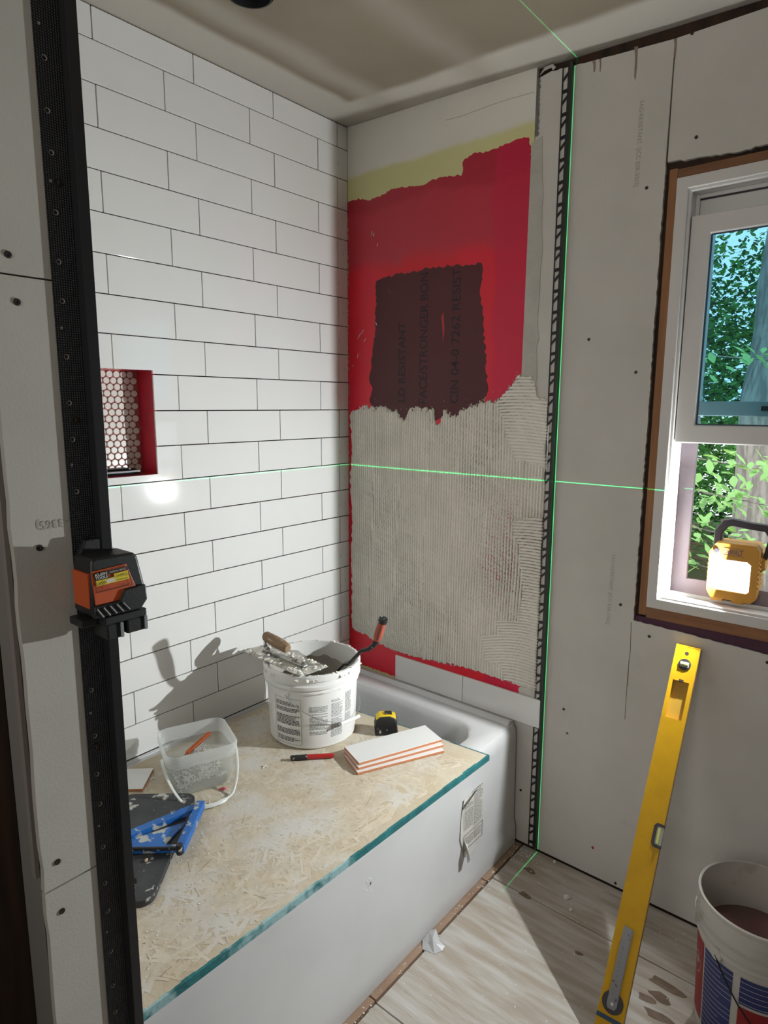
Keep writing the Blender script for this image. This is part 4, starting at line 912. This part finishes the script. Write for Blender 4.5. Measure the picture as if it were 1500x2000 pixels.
ltext('MODEL No. 93MCLG', .45, .92, .84, .92, WT); ltext('CE LISTED', .05, .36, .09, .26, RL, bold=.01); ltext('LASER', .06, .29, .36, .52, DI)
ltext('CLASS 2', .60, .93, .60, .68, DI); ltext('MADE IN CHINA', .66, .96, .09, .15, DI); ltext('510nm', .62, .92, .38, .45, DI)
# bevelled foot shell with ribs
sh = [at(110+a/7.5, 1040+b/7.5, 0, LX+.004) for a, b in ((560, 1090), (930, 1000), (1010, 830), (1310, 755), (1335, 970), (1250, 1100), (1130, 1140), (560, 1275))]
fsb = obj('lower_shell', M().prism([(v.y-O3.y, v.z-O3.z) for v in sh], LX-O3.x-.004, LX-O3.x+.005, mYZ), BLK, ll, bevel=.002, smooth=True)
for i in range(5):
    a = at(110+(590+95*i)/7.5, 1040+(1130-26*i)/7.5, 0, LX+.005); b = at(110+(690+95*i)/7.5, 1040+(1245-30*i)/7.5, 0, LX+.005)
    obj('grip_rib', M().tube([(LX-O3.x+.0055, a.y-O3.y, a.z-O3.z), (LX-O3.x+.0055, b.y-O3.y, b.z-O3.z)], .0016, 6), mat('rib_grey', (.045, .047, .05), .5), fsb)
obj('laser_window', M().cyl((.8955-O3.x, pr[4].y-.006-O3.y, 1.291-O3.z), (.8955-O3.x, pr[4].y+.004-O3.y, 1.291-O3.z), .010, .009, 20), mat('window_dark', (.01, .02, .015), .1), ll, smooth=True)
yb0, yb1 = pr[0].y, pr[5].y; zb0 = min(v.z for v in pr)
def dl(x0, x1, y0, y1, z0, z1): return M().box(x0-O3.x, x1-O3.x, y0-O3.y, y1-O3.y, z0-O3.z, z1-O3.z)
m = dl(.8735, LX+.004, yb0+.012, yb1-.004, zb0-.012, zb0-.0005)
obj('mount_bracket', m, BLK, ll, bevel=.002)
obj('mount_arm', dl(.8735, .912, yb0-.012, yb0+.0115, zb0-.014, zb0-.003), BLK, ll, bevel=.002)
obj('clamp_jaw', dl(.888, LX, yb0+.016, yb0+.040, zb0-.036, zb0-.0125), BLK, ll, bevel=.003)
obj('clamp_jaw', dl(.895, LX, yb0+.046, yb1-.003, zb0-.034, zb0-.0125), BLK, ll, bevel=.003)
obj('magnet_plate', M().prism([(yb0+.004-O3.y, .0), (yb1-.024-O3.y, .0), (yb1-.024-O3.y, pr[2].z-O3.z), (yb1-.034-O3.y, pr[2].z+.020-O3.z), (yb0+.014-O3.y, pr[2].z+.020-O3.z), (yb0+.004-O3.y, pr[2].z-O3.z)], .8730-O3.x, .885-O3.x, mYZ), BLK, ll, bevel=.002)
PG = mat('pad_grey', (.25, .26, .28), .4)
obj('jaw_pad', dl(LX, LX+.002, yb0+.036, yb0+.040, zb0-.035, zb0-.013), PG, ll)
obj('jaw_pad', dl(LX, LX+.002, yb1-.007, yb1-.003, zb0-.033, zb0-.013), PG, ll)
# laser fan light: two thin planes of green light
lz = bpy.data.lights.new('laser_beam', 'POINT'); lz.energy = 1; lz.shadow_soft_size = 0; lo = bpy.data.objects.new('laser_beam', lz); C.objects.link(lo)
lo.location = (.8965, pr[4].y+.005, 1.3045); lo.rotation_euler = (0, 0, math.radians(.15))
lz.use_nodes = True; nt = lz.node_tree; N = nt.nodes; Lk = nt.links; em_ = N['Emission']; em_.inputs[0].default_value = (.02, 1, .28, 1)
tc = N.new('ShaderNodeTexCoord'); sp = N.new('ShaderNodeSeparateXYZ'); Lk.new(tc.outputs['Normal'], sp.inputs[0])
def near0(out, w_):
    a = N.new('ShaderNodeMath'); a.operation = 'ABSOLUTE'; Lk.new(out, a.inputs[0])
    r = N.new('ShaderNodeMapRange'); r.interpolation_type = 'SMOOTHSTEP'; r.inputs[1].default_value = w_; r.inputs[2].default_value = w_*.3; Lk.new(a.outputs[0], r.inputs[0]); return r.outputs[0]
a1 = near0(sp.outputs[0], .0015); a2 = near0(sp.outputs[2], .0014)
mx = N.new('ShaderNodeMath'); mx.operation = 'MAXIMUM'; Lk.new(a1, mx.inputs[0]); Lk.new(a2, mx.inputs[1])
st_ = N.new('ShaderNodeMath'); st_.operation = 'MULTIPLY'; st_.inputs[1].default_value = LASER_POWER; fd = N.new('ShaderNodeMath'); fd.operation = 'MULTIPLY_ADD'; fd.inputs[1].default_value = .5; Lk.new(sp.outputs[2], fd.inputs[0]); Lk.new(sp.outputs[1], fd.inputs[2])
fr_ = N.new('ShaderNodeMapRange'); fr_.interpolation_type = 'SMOOTHSTEP'; fr_.inputs[1].default_value = .24; fr_.inputs[2].default_value = .41; Lk.new(fd.outputs[0], fr_.inputs[0])
mf = N.new('ShaderNodeMath'); mf.operation = 'MULTIPLY'; Lk.new(mx.outputs[0], mf.inputs[0]); Lk.new(fr_.outputs[0], mf.inputs[1]); Lk.new(mf.outputs[0], st_.inputs[0]); Lk.new(st_.outputs[0], em_.inputs[1])
# ================= WORK LIGHT =================
DY = mat('tool_yellow', (.62, .30, .035), .45); DYD = mat('tool_black', (.03, .022, .03), .5)
wx0, wx1, wy0, wz0, wz1 = 1.350, 1.474, .030, 1.012, 1.172
wk = thing('work_light', 'yellow cordless work light with black handle shining on the window sill', 'work light', ((wx0+wx1)/2, .06, 1.0005))
O3 = Vector(((wx0+wx1)/2, .06, 1.0005)); hx_ = (wx1-wx0)/2
fr = [(-hx_, .045), (-hx_+.004, .14), (-hx_+.018, .170), (hx_-.006, .170), (hx_, .155), (hx_, .03), (hx_-.012, .008), (-hx_+.012, .016)]
# front bezel as a ring around the lens opening
lo_ = [(-.048, .036), (-.048, .124), (.048, .124), (.048, .036)]
m = M(); yF = wy0-O3.y; outer = [(-hx_, .03), (-hx_, .140), (-hx_+.016, .168), (hx_-.010, .170), (hx_, .155), (hx_, .02), (hx_-.012, .008), (-hx_+.012, .010)]
inner = [(-.046, .040), (-.046, .118), (-.042, .122), (.034, .122), (.044, .114), (.044, .040), (.038, .034), (-.042, .034)]
m.add([(x, yF, z) for x, z in outer]+[(x, yF, z) for x, z in inner]+[(x, yF+.03, z) for x, z in outer]+[(x, yF+.012, z) for x, z in inner],
      [(i, (i+1) % 8, 8+(i+1) % 8, 8+i) for i in range(8)]+[(i, (i+1) % 8, 16+(i+1) % 8, 16+i) for i in range(8)]+[(8+i, 8+(i+1) % 8, 24+(i+1) % 8, 24+i) for i in range(8)]+[tuple(range(24, 32))])
bz = obj('housing', m, DY, wk, bevel=.001)
obj('rear_body', M().prism([(x*.98, z) for x, z in outer], yF+.0302, yF+.085, mXZ), DY, wk, bevel=.006, smooth=True)
obj('battery', M().box(-.045, .045, yF+.086, yF+.125, .0, .07), DYD, wk, bevel=.004)
for i in range(7):
    for sx in (-1, 1): obj('vent_rib', M().box(sx*hx_-.003, sx*hx_+.003, yF+.005, yF+.07, .05+i*.013, .056+i*.013), DY, wk, bevel=.001)
obj('side_lock', M().cyl((hx_, yF+.05, .12), (hx_+.010, yF+.05, .12), .026, .023, 24), DY, wk, bevel=.001, smooth=True)
obj('lens', M().prism([(x*.99, z) for x, z in inner], yF+.0085, yF+.0115, mXZ), emit('lamp_glow', (1, .93, 1), 5), wk)
obj('foot', M().box(.005, .03, yF+.01, yF+.06, .0, .0085), DY, wk); obj('foot', M().box(-.05, -.02, yF+.01, yF+.06, .0, .0105), DY, wk)
hd = [(-hx_+.002, .148), (-hx_+.002, .195), (-hx_+.022, .226), (-hx_+.045, .232), (.03, .226), (hx_+.02, .224), (hx_+.035, .20), (hx_+.012, .128), (hx_+.002, .128), (hx_+.012, .19), (hx_+.002, .206), (.03, .208), (-hx_+.045, .213), (-hx_+.034, .208), (-hx_+.022, .190), (-hx_+.020, .165)]
obj('carry_handle', M().prism(hd, yF+.03, yF+.055, mXZ), DYD, wk, bevel=.002)
LT = mat('tool_lettering', (.14, .09, .13), .5)
def wtext(s, x0, x1, z0, z1, par=bz, bold=0):
    t = text(s, 1, bold=bold); xs = [v[0] for v in t.v]; ys = [v[1] for v in t.v]; a, b, c, d_ = min(xs), max(xs), min(ys), max(ys)
    t.v = [(x0+(v[0]-a)/(b-a)*(x1-x0), yF-.0003, z0+(v[1]-c)/(d_-c)*(z1-z0)) for v in t.v]; obj('lettering', t, LT, par)
wtext('DeWALT', -.024, .022, .138, .152, bold=.02)
for a in ((-.026, .024, .1545, .1555), (-.026, .024, .135, .136)): obj('badge_line', M().box(a[0], a[1], yF-.0007, yF-.0003, a[2], a[3]), LT, bz)
obj('power_button', M().lathe([(0, 0), (.0075, 0), (.0065, .002), (0, .002)], 16, Matrix.Translation((-.043, yF, .145)) @ Matrix.Rotation(PI/2, 4, 'X')), DYD, bz, smooth=True)
l_ = light('work_lamp', 'AREA', LAMP, LAMP_POWER, (.95, .995, 1), (math.radians(-97), 0, math.radians(-36)), shape='DISK', size=.013)
# ================= WINDOW =================
wn = struct('window_1', M().box(1.18, 2.02, .114, .118, .93, .94), VINYL)
def ring(name, x0, x1, z0, z1, w_, y0, y1, mt, par, bevel=.002, wb_=None):
    wb_ = wb_ or w_
    m = M()
    O_ = [(x0, z0), (x1, z0), (x1, z1), (x0, z1)]; I_ = [(x0+w_, z0+wb_), (x1-w_, z0+wb_), (x1-w_, z1-w_), (x0+w_, z1-w_)]
    for y in (y0, y1): m.add([(x, y, z) for x, z in O_]+[(x, y, z) for x, z in I_], [])
    f = []
    for i in range(4):
        j = (i+1) % 4; f += [(i, j, 4+j, 4+i), (8+i, 8+j, 12+j, 12+i), (i, j, 8+j, 8+i), (4+i, 4+j, 12+j, 12+i)]
    m.f = f; return obj(name, m, mt, par, bevel=bevel)
ww0, ww1 = 1.178, 2.022
for nm, bx_ in (('wood_jamb', (1.1785, 1.1995, .0, .108, .928, 2.166)), ('wood_jamb', (2.001, 2.022, .0, .108, .928, 2.166)),
               ('wood_sill', (1.2, 2.0005, .0, .108, .922, .9545)), ('wood_head', (1.2, 2.0005, .0, .108, 2.141, 2.163))):
    obj(nm, M().box(*bx_), WOODX if bx_[1]-bx_[0] > .1 else mat('jamb_wood', (.34, .155, .06), .7, c2=(.22, .095, .038), scale=6, stretch=(6, 6, .6), lo=.35, hi=.65, bump=.2), wn, bevel=.001)
obj('insulation_strip', M().box(1.17, 2.03, .004, .013, .885, .921), mat('purple_foam', (.075, .03, .055), .9, bump=.8, bscale=60), wn)
ring('outer_frame', 1.200, 2.0, .955, 2.140, .030, -.004, .03, VINYL, wn)
ring('frame_step', 1.2302, 1.9698, .9852, 2.1098, .006, .004, .10, VINYL, wn, .001)
ring('frame_track', 1.2364, 1.9636, .9914, 2.1036, .010, .052, .058, VINYL, wn, .001)
ring('frame_back', 1.2364, 1.9636, .9914, 2.1036, .045, .088, .10, mat('outer_stop', (.36, .30, .34), .6), wn, .001)
ring('lower_sash_frame', 1.2385, 1.9615, 1.440, 2.030+.012, .050, .016, .046, VINYL, wn, .003)
GLASS = thin_glass('bluish_glass', (.66, .86, .92), .10)
GL2 = thin_glass('outer_glass', (.80, .93, .98), .05)
obj('glass_pane', M().box(1.287, 1.913, .029, .032, 1.488, 1.994), GLASS, wn)
gas = mat('gasket', (.03, .05, .08), .4)
ring('gasket', 1.2878, 1.9122, 1.4892, 1.9928, .0045, .0255, .0285, gas, wn, 0)
ring('upper_sash_frame', 1.245, 1.955, 1.515, 2.09, .040, .060, .084, VINYL, wn, .002)
obj('glass_pane', M().box(1.284, 1.916, .070, .0725, 1.554, 2.052), GL2, wn)
obj('sash_latch', M().box(1.44, 1.52, .048, .060, 1.530, 1.542), DYD, wn)
# brown reflections in the lower glass are not drawn
# ================= OUTDOORS =================
gmat = mat('forest_floor', (.05, .07, .02), .95, c2=(.09, .06, .03), scale=2, lo=.4, hi=.6)
struct('ground', M().box(-9, 10, .6, 16, -1.3, -1.2), gmat)
BARK = mat('pale_bark', (.30, .28, .25), .9, c2=(.17, .155, .14), scale=7, stretch=(4, 4, .7), lo=.4, hi=.6, bump=.8, bscale=20)
def leafm(name, c): 
    m = bpy.data.materials.new(name); m.use_nodes = True; nt = m.node_tree; N = nt.nodes
    d = N.new('ShaderNodeBsdfDiffuse'); d.inputs[0].default_value = (*c, 1); t = N.new('ShaderNodeBsdfTranslucent'); t.inputs[0].default_value = (c[0]*1.2, c[1]*1.1, c[2]*.6, 1)
    x = N.new('ShaderNodeMixShader'); x.inputs[0].default_value = .45; nt.links.new(d.outputs[0], x.inputs[1]); nt.links.new(t.outputs[0], x.inputs[2]); nt.links.new(x.outputs[0], N['Material Output'].inputs[0]); return m
LG = [leafm('leaf_light', (.34, .60, .26)), leafm('leaf_mid', (.10, .27, .09)), leafm('leaf_dark', (.035, .11, .05))]
def leaves(name, n, box_, size, mt, parent, seed, dens=None):
    r = np.random.default_rng(seed); x0, x1, y0, y1, z0, z1 = box_
    nc = max(6, n//60); cc = r.uniform((x0, y0, z0), (x1, y1, z1), (nc, 3)); ci = r.integers(0, nc, n)
    c = cc[ci]+r.normal(0, 1, (n, 3))*np.array([(x1-x0)*.07+.12, .25, (z1-z0)*.05+.08])
    L_ = size*r.uniform(.6, 1.2, n); th_ = r.uniform(0, 2*PI, n); el = r.uniform(-.9, .2, n); ro = r.uniform(-.9, .9, n)
    dx = np.stack([np.cos(th_)*np.cos(el), np.sin(th_)*np.cos(el), np.sin(el)], 1); sd_ = np.cross(dx, [0, 0, 1.]); sd_ /= np.linalg.norm(sd_, axis=1)[:, None]
    up = np.cross(sd_, dx); sd_ = sd_*np.cos(ro)[:, None]+up*np.sin(ro)[:, None]
    Lc = L_[:, None]
    V = np.stack([c-dx*Lc*.5, c-dx*Lc*.1+sd_*Lc*.27, c+dx*Lc*.28+sd_*Lc*.2, c+dx*Lc*.55, c+dx*Lc*.28-sd_*Lc*.2, c-dx*Lc*.1-sd_*Lc*.27], 1).reshape(-1, 3)
    me = bpy.data.meshes.new(name); me.vertices.add(len(V)); me.vertices.foreach_set('co', V.ravel()); me.loops.add(n*6); me.loops.foreach_set('vertex_index', np.arange(n*6, dtype=np.int32))
    me.polygons.add(n); me.polygons.foreach_set('loop_start', np.arange(0, n*6, 6, dtype=np.int32)); me.update(calc_edges=True); me.materials.append(mt)
    o = bpy.data.objects.new(name, me); C.objects.link(o); o.parent = parent; o['kind'] = 'stuff'; return o
def tree(x_, y_, r_, h, lean, lb, boxes, seed):
    t = thing('tree', lb, 'tree', (x_, y_, -1.2), (0, 0, 0), 'trees outside the window')
    pts = [(lean*k/8*h+.05*math.sin(k*1.3+seed), .03*math.sin(k), k/8*h) for k in range(9)]
    obj('trunk', M().tube(pts, [r_*(1.15-.05*k) for k in range(9)], 16), BARK, t, smooth=True)
    for i, (n, b, s_, mi) in enumerate(boxes): o = leaves('foliage', n, (b[0]-x_, b[1]-x_, b[2]-y_, b[3]-y_, b[4]+1.2, b[5]+1.2), s_, LG[mi], t, seed*10+i)
tree(.66, 4.6, .15, 7.5, .004, 'thick pale trunk rising close outside the window', [(900, (.0, 2.2, 4.3, 5.2, 2.9, 5.5), .07, 1)], 1)
tree(-1.5, 7.6, .09, 8, .01, 'slender dark tree far behind the left of the window', [(8000, (-2.2, .3, 7.2, 7.9, -.4, 3.2), .085, 1), (4000, (-2.2, .3, 7.2, 7.9, 2.2, 6), .08, 2)], 2)
tree(1.9, 9.6, .12, 8, -.01, 'leafy tree behind the thick pale trunk', [(11000, (.4, 3.6, 9.3, 10.0, -.8, 4.6), .095, 1), (1400, (.4, 3.6, 9.3, 10.0, 3.2, 7), .13, 1)], 3)
tree(-3.2, 10.1, .12, 8, 0, 'leafy tree at the far left beyond the window', [(3000, (-5, -1.2, 9.6, 10.6, -.6, 6), .16, 1)], 4)
hb = thing('hedge', 'dark dense undergrowth low behind the trees', 'shrub', (0, 13, -1.2)); leaves('foliage', 14000, (-7, 7, -.5, .8, 0, 4.6), .22, LG[2], hb, 77)
leaves('foliage', 13000, (-7, 7, -1, .2, 0.2, 7.5), .17, LG[1], hb, 78)
# leafy boughs near the glass, each leaf its own
lfp = None
def bough(x_, y_, z_, n, seed, lb, spread=.45):
    global lfp
    b = thing('leafy_bough', lb, 'branch', (x_, y_, z_), (0, 0, 0), 'leafy boughs outside the open lower sash'); r = random.Random(seed)
    obj('twig', M().tube([(-spread, 0, .05), (0, 0, 0), (spread, .05, -.06)], [.006, .005, .002], 5), BARK, b)
    if lfp is None:
        L_ = .085; lfp = bpy.data.meshes.new('leaf')
        lfp.from_pydata([(0, 0, 0), (.25*L_, .16*L_, .03*L_), (.55*L_, .24*L_, .03*L_), (.85*L_, .12*L_, 0), (L_, 0, -.06*L_), (.85*L_, -.12*L_, 0), (.55*L_, -.24*L_, .03*L_), (.25*L_, -.16*L_, .03*L_), (.5*L_, 0, -.02*L_)], [], [(0, 1, 8), (1, 2, 8), (2, 3, 8), (3, 4, 8), (4, 5, 8), (5, 6, 8), (6, 7, 8), (7, 0, 8)]); lfp.materials.append(LG[0])
    for i in range(n):
        o = bpy.data.objects.new('leaf', lfp); C.objects.link(o); o.parent = b
        k = r.uniform(-1, 1); o.location = (k*spread, r.gauss(0, .08), .05*(-k)+r.gauss(0, .055)); o.rotation_euler = (r.uniform(-.5, .5), r.uniform(0, .9), r.uniform(-2.4, .9)); s_ = r.uniform(.8, 1.5); o.scale = (s_,)*3
for i, (px, py, Y, n, lb) in enumerate(((1420, 905, 3.0, 60, 'pale green bough just below the middle sash rail, upper one'), (1370, 960, 3.3, 46, 'bough at left of the open sash, above the work light'), (1400, 1040, 3.0, 60, 'bough directly behind the work light handle'),
                                        (1490, 985, 3.6, 46, 'bough crossing the pale trunk at right of the open sash'), (1350, 1100, 3.2, 40, 'lowest bough at left of the work light'), (1460, 700, 3.4, 40, 'bough seen through the blue glass across the pale trunk'))):
    v = at(px, py, 1, Y); bough(v.x, v.y, v.z, n, i+5, lb, .42)
# ================= SPIRIT LEVEL =================
T0 = at(1345, 1265, 1, -.012); F0z = 0.004
fy = LEVEL_FY
v = None
for k in range(400):   # foot position along the line seen, at depth fy
    x_ = 1.15+k*.001; 
    d = RM.transposed() @ (Vector((x_, fy, 0))-CAM); px = 750+FPX*d.x/-d.z; py = 1000-FPX*d.y/-d.z
    if px > 1345+(1190-1345)*(py-1265)/(2000-1265): v = x_; break
F0 = Vector((v if v else 1.33, fy, F0z)); ax_ = (T0-F0); LL = ax_.length; ax_.normalize()
fn = Vector((.10, -1, .0)); fn = (fn-ax_*fn.dot(ax_)).normalized(); wd_ = ax_.cross(fn).normalized()
if wd_.x < 0: wd_ = -wd_; 
Rm = Matrix((wd_, -fn, ax_)).transposed().to_4x4()
if Rm.determinant() < 0: print('FLIP')
lv = thing('spirit_level', 'long yellow spirit level leaning against the grey wall under the window', 'level', F0)
lv.matrix_world = Matrix.Translation(F0) @ Rm
hw2, dp = .031, .011
def lbx(m, x0, x1, z0, z1, y0=-dp, y1=dp): return m.box(x0, x1, y0, y1, z0, z1)
# body with two openings (hand hole, plumb vial hole) made from strips
zc_v = LL-.052; hh0, hh1 = LL-.205, LL-.100
zn = None
m = M(); lbx(m, -hw2, hw2, 0.002, hh0); lbx(m, -hw2, -hw2+.010, hh0, hh1); lbx(m, hw2-.010, hw2, hh0, hh1); lbx(m, -hw2, hw2, hh1, LL-.001)
obj('body', m, YEL, lv)
obj('handle_floor', M().box(-hw2+.010, hw2-.010, .004, .006, hh0, hh1), mat('inner_yellow', (.5, .30, .03), .5), lv)
obj('notch', M().box(-.006, .006, -dp-.0004, .003, hh1-.0005, hh1+.005), DYD, lv)
obj('side_rail', M().box(hw2, hw2+.0015, -dp, dp, .002, LL-.001), mat('rail_ochre', (.34, .18, .02), .5), lv)
obj('end_cap', M().box(-hw2-.0004, hw2+.002, -dp-.0004, dp+.0004, LL-.0012, LL+.002), YEL, lv)
RY = Matrix.Rotation(PI/2, 4, 'X')
def disc(name, x_, z_, r_, y_, mt, n=28, hh=.002): return obj(name, M().lathe([(0, 0), (r_, 0), (r_*.96, hh), (0, hh)], n, Matrix.Translation((x_, -dp+y_, z_)) @ RY), mt, lv, smooth=True)
disc('hang_hole', 0, LL-.020, .0052, -.0001, DYD, 16, .0004)
vr = disc('plumb_vial', 0, zc_v, .0165, 0, DYD, 30, .0025)
VG = mat('vial_green', (.62, .66, .22), .15)
obj('vial_face', M().box(-.0115, .0115, -dp-.0036, -dp-.0026, zc_v-.0075, zc_v+.0075), mat('vial_back', (.30, .33, .30), .3), vr)
obj('vial_tube', M().cyl((-.0095, -dp-.004, zc_v), (.0095, -dp-.004, zc_v), .0036, .0036, 12), VG, vr, smooth=True)
for xx in (-.0025, .0025): obj('vial_line', M().box(xx-.0003, xx+.0003, -dp-.0082, -dp-.0074, zc_v-.0035, zc_v+.0035), INK, vr)
# centre vial notch on the right edge
zm = None; best = 9
for k in range(1000):
    pt = F0+ax_*(LL*k/1000); d = RM.transposed() @ (pt-CAM); py = 1000-FPX*d.y/-d.z
    if abs(py-1625) < best: best = abs(py-1625); zm = LL*k/1000
cvw = obj('centre_vial', M().prism([(hw2+.002, zm-.030), (hw2+.002, zm-.022), (hw2-.012, zm-.022), (hw2-.014, zm-.018), (hw2-.014, zm+.018), (hw2-.012, zm+.022), (hw2+.002, zm+.022), (hw2+.002, zm+.030), (hw2-.016, zm+.030), (hw2-.022, zm+.022), (hw2-.022, zm-.022), (hw2-.016, zm-.030)], -dp-.0015, dp+.001, mXZ), DYD, lv)
obj('vial_face', M().box(hw2-.0139, hw2+.0017, -dp-.0006, dp+.0005, zm-.0219, zm+.0219), mat('vial_grey', (.25, .26, .22), .3), cvw)
obj('vial_tube', M().cyl((hw2-.0075, -dp-.002, zm-.019), (hw2-.0075, -dp-.002, zm+.019), .0042, .0042, 12), VG, cvw, smooth=True)
def zat(pyv):
    b_, r_ = 9, 0
    for k in range(1500):
        pt = F0+ax_*(LL*k/1500); d = RM.transposed() @ (pt-CAM); q = abs(1000-FPX*d.y/-d.z-pyv)
        if q < b_: b_, r_ = q, LL*k/1500
    return r_
zr0, zr1 = zat(1962), zat(1812)
RG = mat('ruler_steel', (.20, .20, .205), .45, .6, c3=(.10, .09, .08), s3=50, t3=.62)
obj('protractor_disc', M().lathe([(0, 0), (.0255, 0), (.0245, .003), (0, .003)], 36, Matrix.Translation((-.001, -dp, zr0+.006)) @ RY), DYD, lv, smooth=True)
rl = obj('ruler_arm', M().prism([(-.0135, zr0), (-.010, zr0-.008), (.006, zr0-.008), (.0105, zr0), (.0125, zr1), (-.0115, zr1+.003)], -dp-.0045, -dp-.0032, mXZ), RG, lv)
tk = M()
k = 0; zz = zr0+.02
while zz < zr1-.004:
    ln = .005 if k % 5 == 0 else .003; tk.box(.0118-ln, .0118, -dp-.0049, -dp-.0046, zz, zz+.0005); zz += .003; k += 1
for i in range(12):
    t = text(str(12-i), .006); t.v = [(-.002-v[1], -dp-.005, zr0+.022+i*.0105+v[0]) for v in t.v]
    if zr0+.022+i*.0105 < zr1-.006: tk.add(t.v, t.f)
obj('ruler_marks', tk, INK, rl)
obj('pivot_screw', M().lathe([(0, 0), (.004, 0), (.0035, .002), (0, .002)], 14, Matrix.Translation((-.001, -dp-.0046, zr0+.004)) @ RY), mat('pivot_steel', (.6, .6, .6), .25, .9), lv, smooth=True)
zt_ = zat(1988); obj('blue_tape', M().box(-hw2-.0006, hw2+.002, -dp-.0008, dp+.0006, zt_-.006, zt_+.004), mat('blue_tape', (.02, .06, .12), .6), lv)
# ================= LIQUID BUCKET =================
QX, QY, QR, QH = 1.597, -.262, .133, .365
b2 = thing('water_bucket', 'tall white bucket with red and blue label half full of cloudy rinse water', 'bucket', (QX, QY, .0006))
rq = lambda z: QR-.013*(1-z/QH)
WB = mat('bucket_white', (.50, .475, .43), .45, c3=(.33, .29, .24), s3=12, t3=.62, w3=.1)
prof = [(0, 0), (rq(0)-.006, 0), (rq(0), .006), (rq(.26), .26), (rq(.26)+.006, .262), (rq(.27)+.008, .268), (rq(.28)+.006, .275), (rq(.28)+.001, .278), (rq(.3)+.001, .292), (rq(.3)+.008, .295), (rq(.31)+.009, .302), (rq(.31)+.001, .306), (rq(.33)+.001, .328), (rq(.34)+.006, .333), (rq(.345)+.004, .345), (rq(.36)+.001, .352), (QR+.004, .357), (QR+.004, .365), (QR+.001, .368), (QR-.002, .365),
        (QR-.003, .34), (rq(.3)-.0045, .325), (rq(.3)-.003, .30), (rq(.26)-.005, .27), (rq(.01)-.003, .01), (0, .008)]
obj('pail', M().lathe(prof, 72), WB, b2, smooth=True)
wm = mat('cloudy_water', (.20, .085, .085), .15, c2=(.16, .10, .095), scale=8, lo=.4, hi=.6)
obj('rinse_water', M().lathe([(0, .245), (rq(.245)-.0035, .245)], 60), wm, b2)
obj('membrane_residue', M().lathe([(rq(.245)-.0038, .2452), (rq(.262)-.0045, .260)], 60), mat('residue_red', (.30, .04, .045), .6), b2)
aq = math.atan2(CAM.y-QY, CAM.x-QX)
def wrapq(u, v, off=.0008): r_ = rq(v)+off; a = aq+u/QR; return Vector((r_*math.cos(a), r_*math.sin(a), v))
def qpatch(name, u0, u1, v0, v1, mt, off=.0006, par=b2):
    m = M(); n = max(2, int((u1-u0)/.008)); g_ = [wrapq(u0+(u1-u0)*i/n, v, off) for v in (v0, v1) for i in range(n+1)]
    m.add(g_, [(i, i+1, n+2+i, n+1+i) for i in range(n)]); return obj(name, m, mt, par, smooth=True)
BLU = mat('label_blue', (.018, .03, .14), .5); REDL = mat('label_red_print', (.27, .012, .015), .5)
UW = -.128
qpatch('red_label', UW-.09, UW, .03, .245, REDL); bl_ = qpatch('white_label', UW+.004, UW+.30, .012, .245, WB, .0004)
qpatch('blue_label', UW+.006, UW+.088, .014, .243, BLU, .0010); qpatch('blue_label', UW+.104, UW+.22, .172, .243, BLU, .0010); qpatch('blue_label', UW+.104, UW+.22, .014, .104, BLU, .0010)
fp = M()
for k_ in range(16):
    v_ = .026+k_*.0137
    for u0_, u1_ in ((UW+.006, UW+.088-.03*(k_ % 4 == 1)), (UW+.104, UW+.2)):
        if u0_ > UW+.1 and .104 < v_ < .172: continue
        nq = 10
        for i in range(nq):
            a, b = u0_+(u1_-u0_)*i/nq, u0_+(u1_-u0_)*(i+1)/nq; fp.add([wrapq(a, v_, .0014), wrapq(b, v_, .0014), wrapq(b, v_+.0014, .0014), wrapq(a, v_+.0014, .0014)], [(0, 1, 2, 3)])
obj('label_print', fp, mat('label_pale_line', (.45, .43, .42), .5), b2); qpatch('red_label', UW+.104, UW+.22, .11, .165, REDL, .001)
# star emblem: white ring with maple-like star
rgm = M(); c0 = (UW-.030, .172)
for i in range(28):
    a, b = 2*PI*i/28, 2*PI*(i+1)/28; rgm.add([wrapq(c0[0]+r_*math.cos(q)*.62, c0[1]+r_*math.sin(q), .0014) for q in (a, b) for r_ in (.026, .0285)], [(0, 1, 3, 2)])
sp8 = [(wr*math.cos(PI/2+i*PI/4)*.8, wr*math.sin(PI/2+i*PI/4)) for i in range(8) for wr in ((.016 if i % 2 == 0 else .006),)]
rgm.add([wrapq(c0[0]+a, c0[1]+.006+b, .0014) for a, b in sp8]+[wrapq(*c0, .0014)], [(i, (i+1) % 8, 8) for i in range(8)])
for k_ in range(3): rgm.add([wrapq(UW-.062+a, .205+k_*.009+b, .0014) for a, b in ((0, 0), (.05, 0), (.05, .002), (0, .002))], [(0, 1, 2, 3)])
obj('label_emblem', rgm, mat('label_pale', (.5, .45, .42), .5), b2)
aE = aq+UW/QR+.35
c_ = Vector((math.cos(aE), math.sin(aE), 0)); T = Matrix.Translation(c_*(rq(.255)+.002)+Vector((0, 0, .262))) @ Matrix.Rotation(aE, 4, 'Z') @ Matrix.Rotation(PI/2, 4, 'Y')
obj('bail_ear', M().lathe([(0, 0), (.017, 0), (.015, .006), (.006, .009), (0, .009)], 20, T), WB, b2, smooth=True)
wq = []
for i in range(21):
    t = i/20; a = aE+t*PI; r_ = QR+.006+.006*math.sin(PI*t); wq.append((r_*math.cos(a), r_*math.sin(a), .262-.19*math.sin(PI*t)))
obj('bail_wire', M().tube(wq, .0018, 8), mat('dark_wire', (.02, .02, .02), .4, .5), b2, smooth=True)
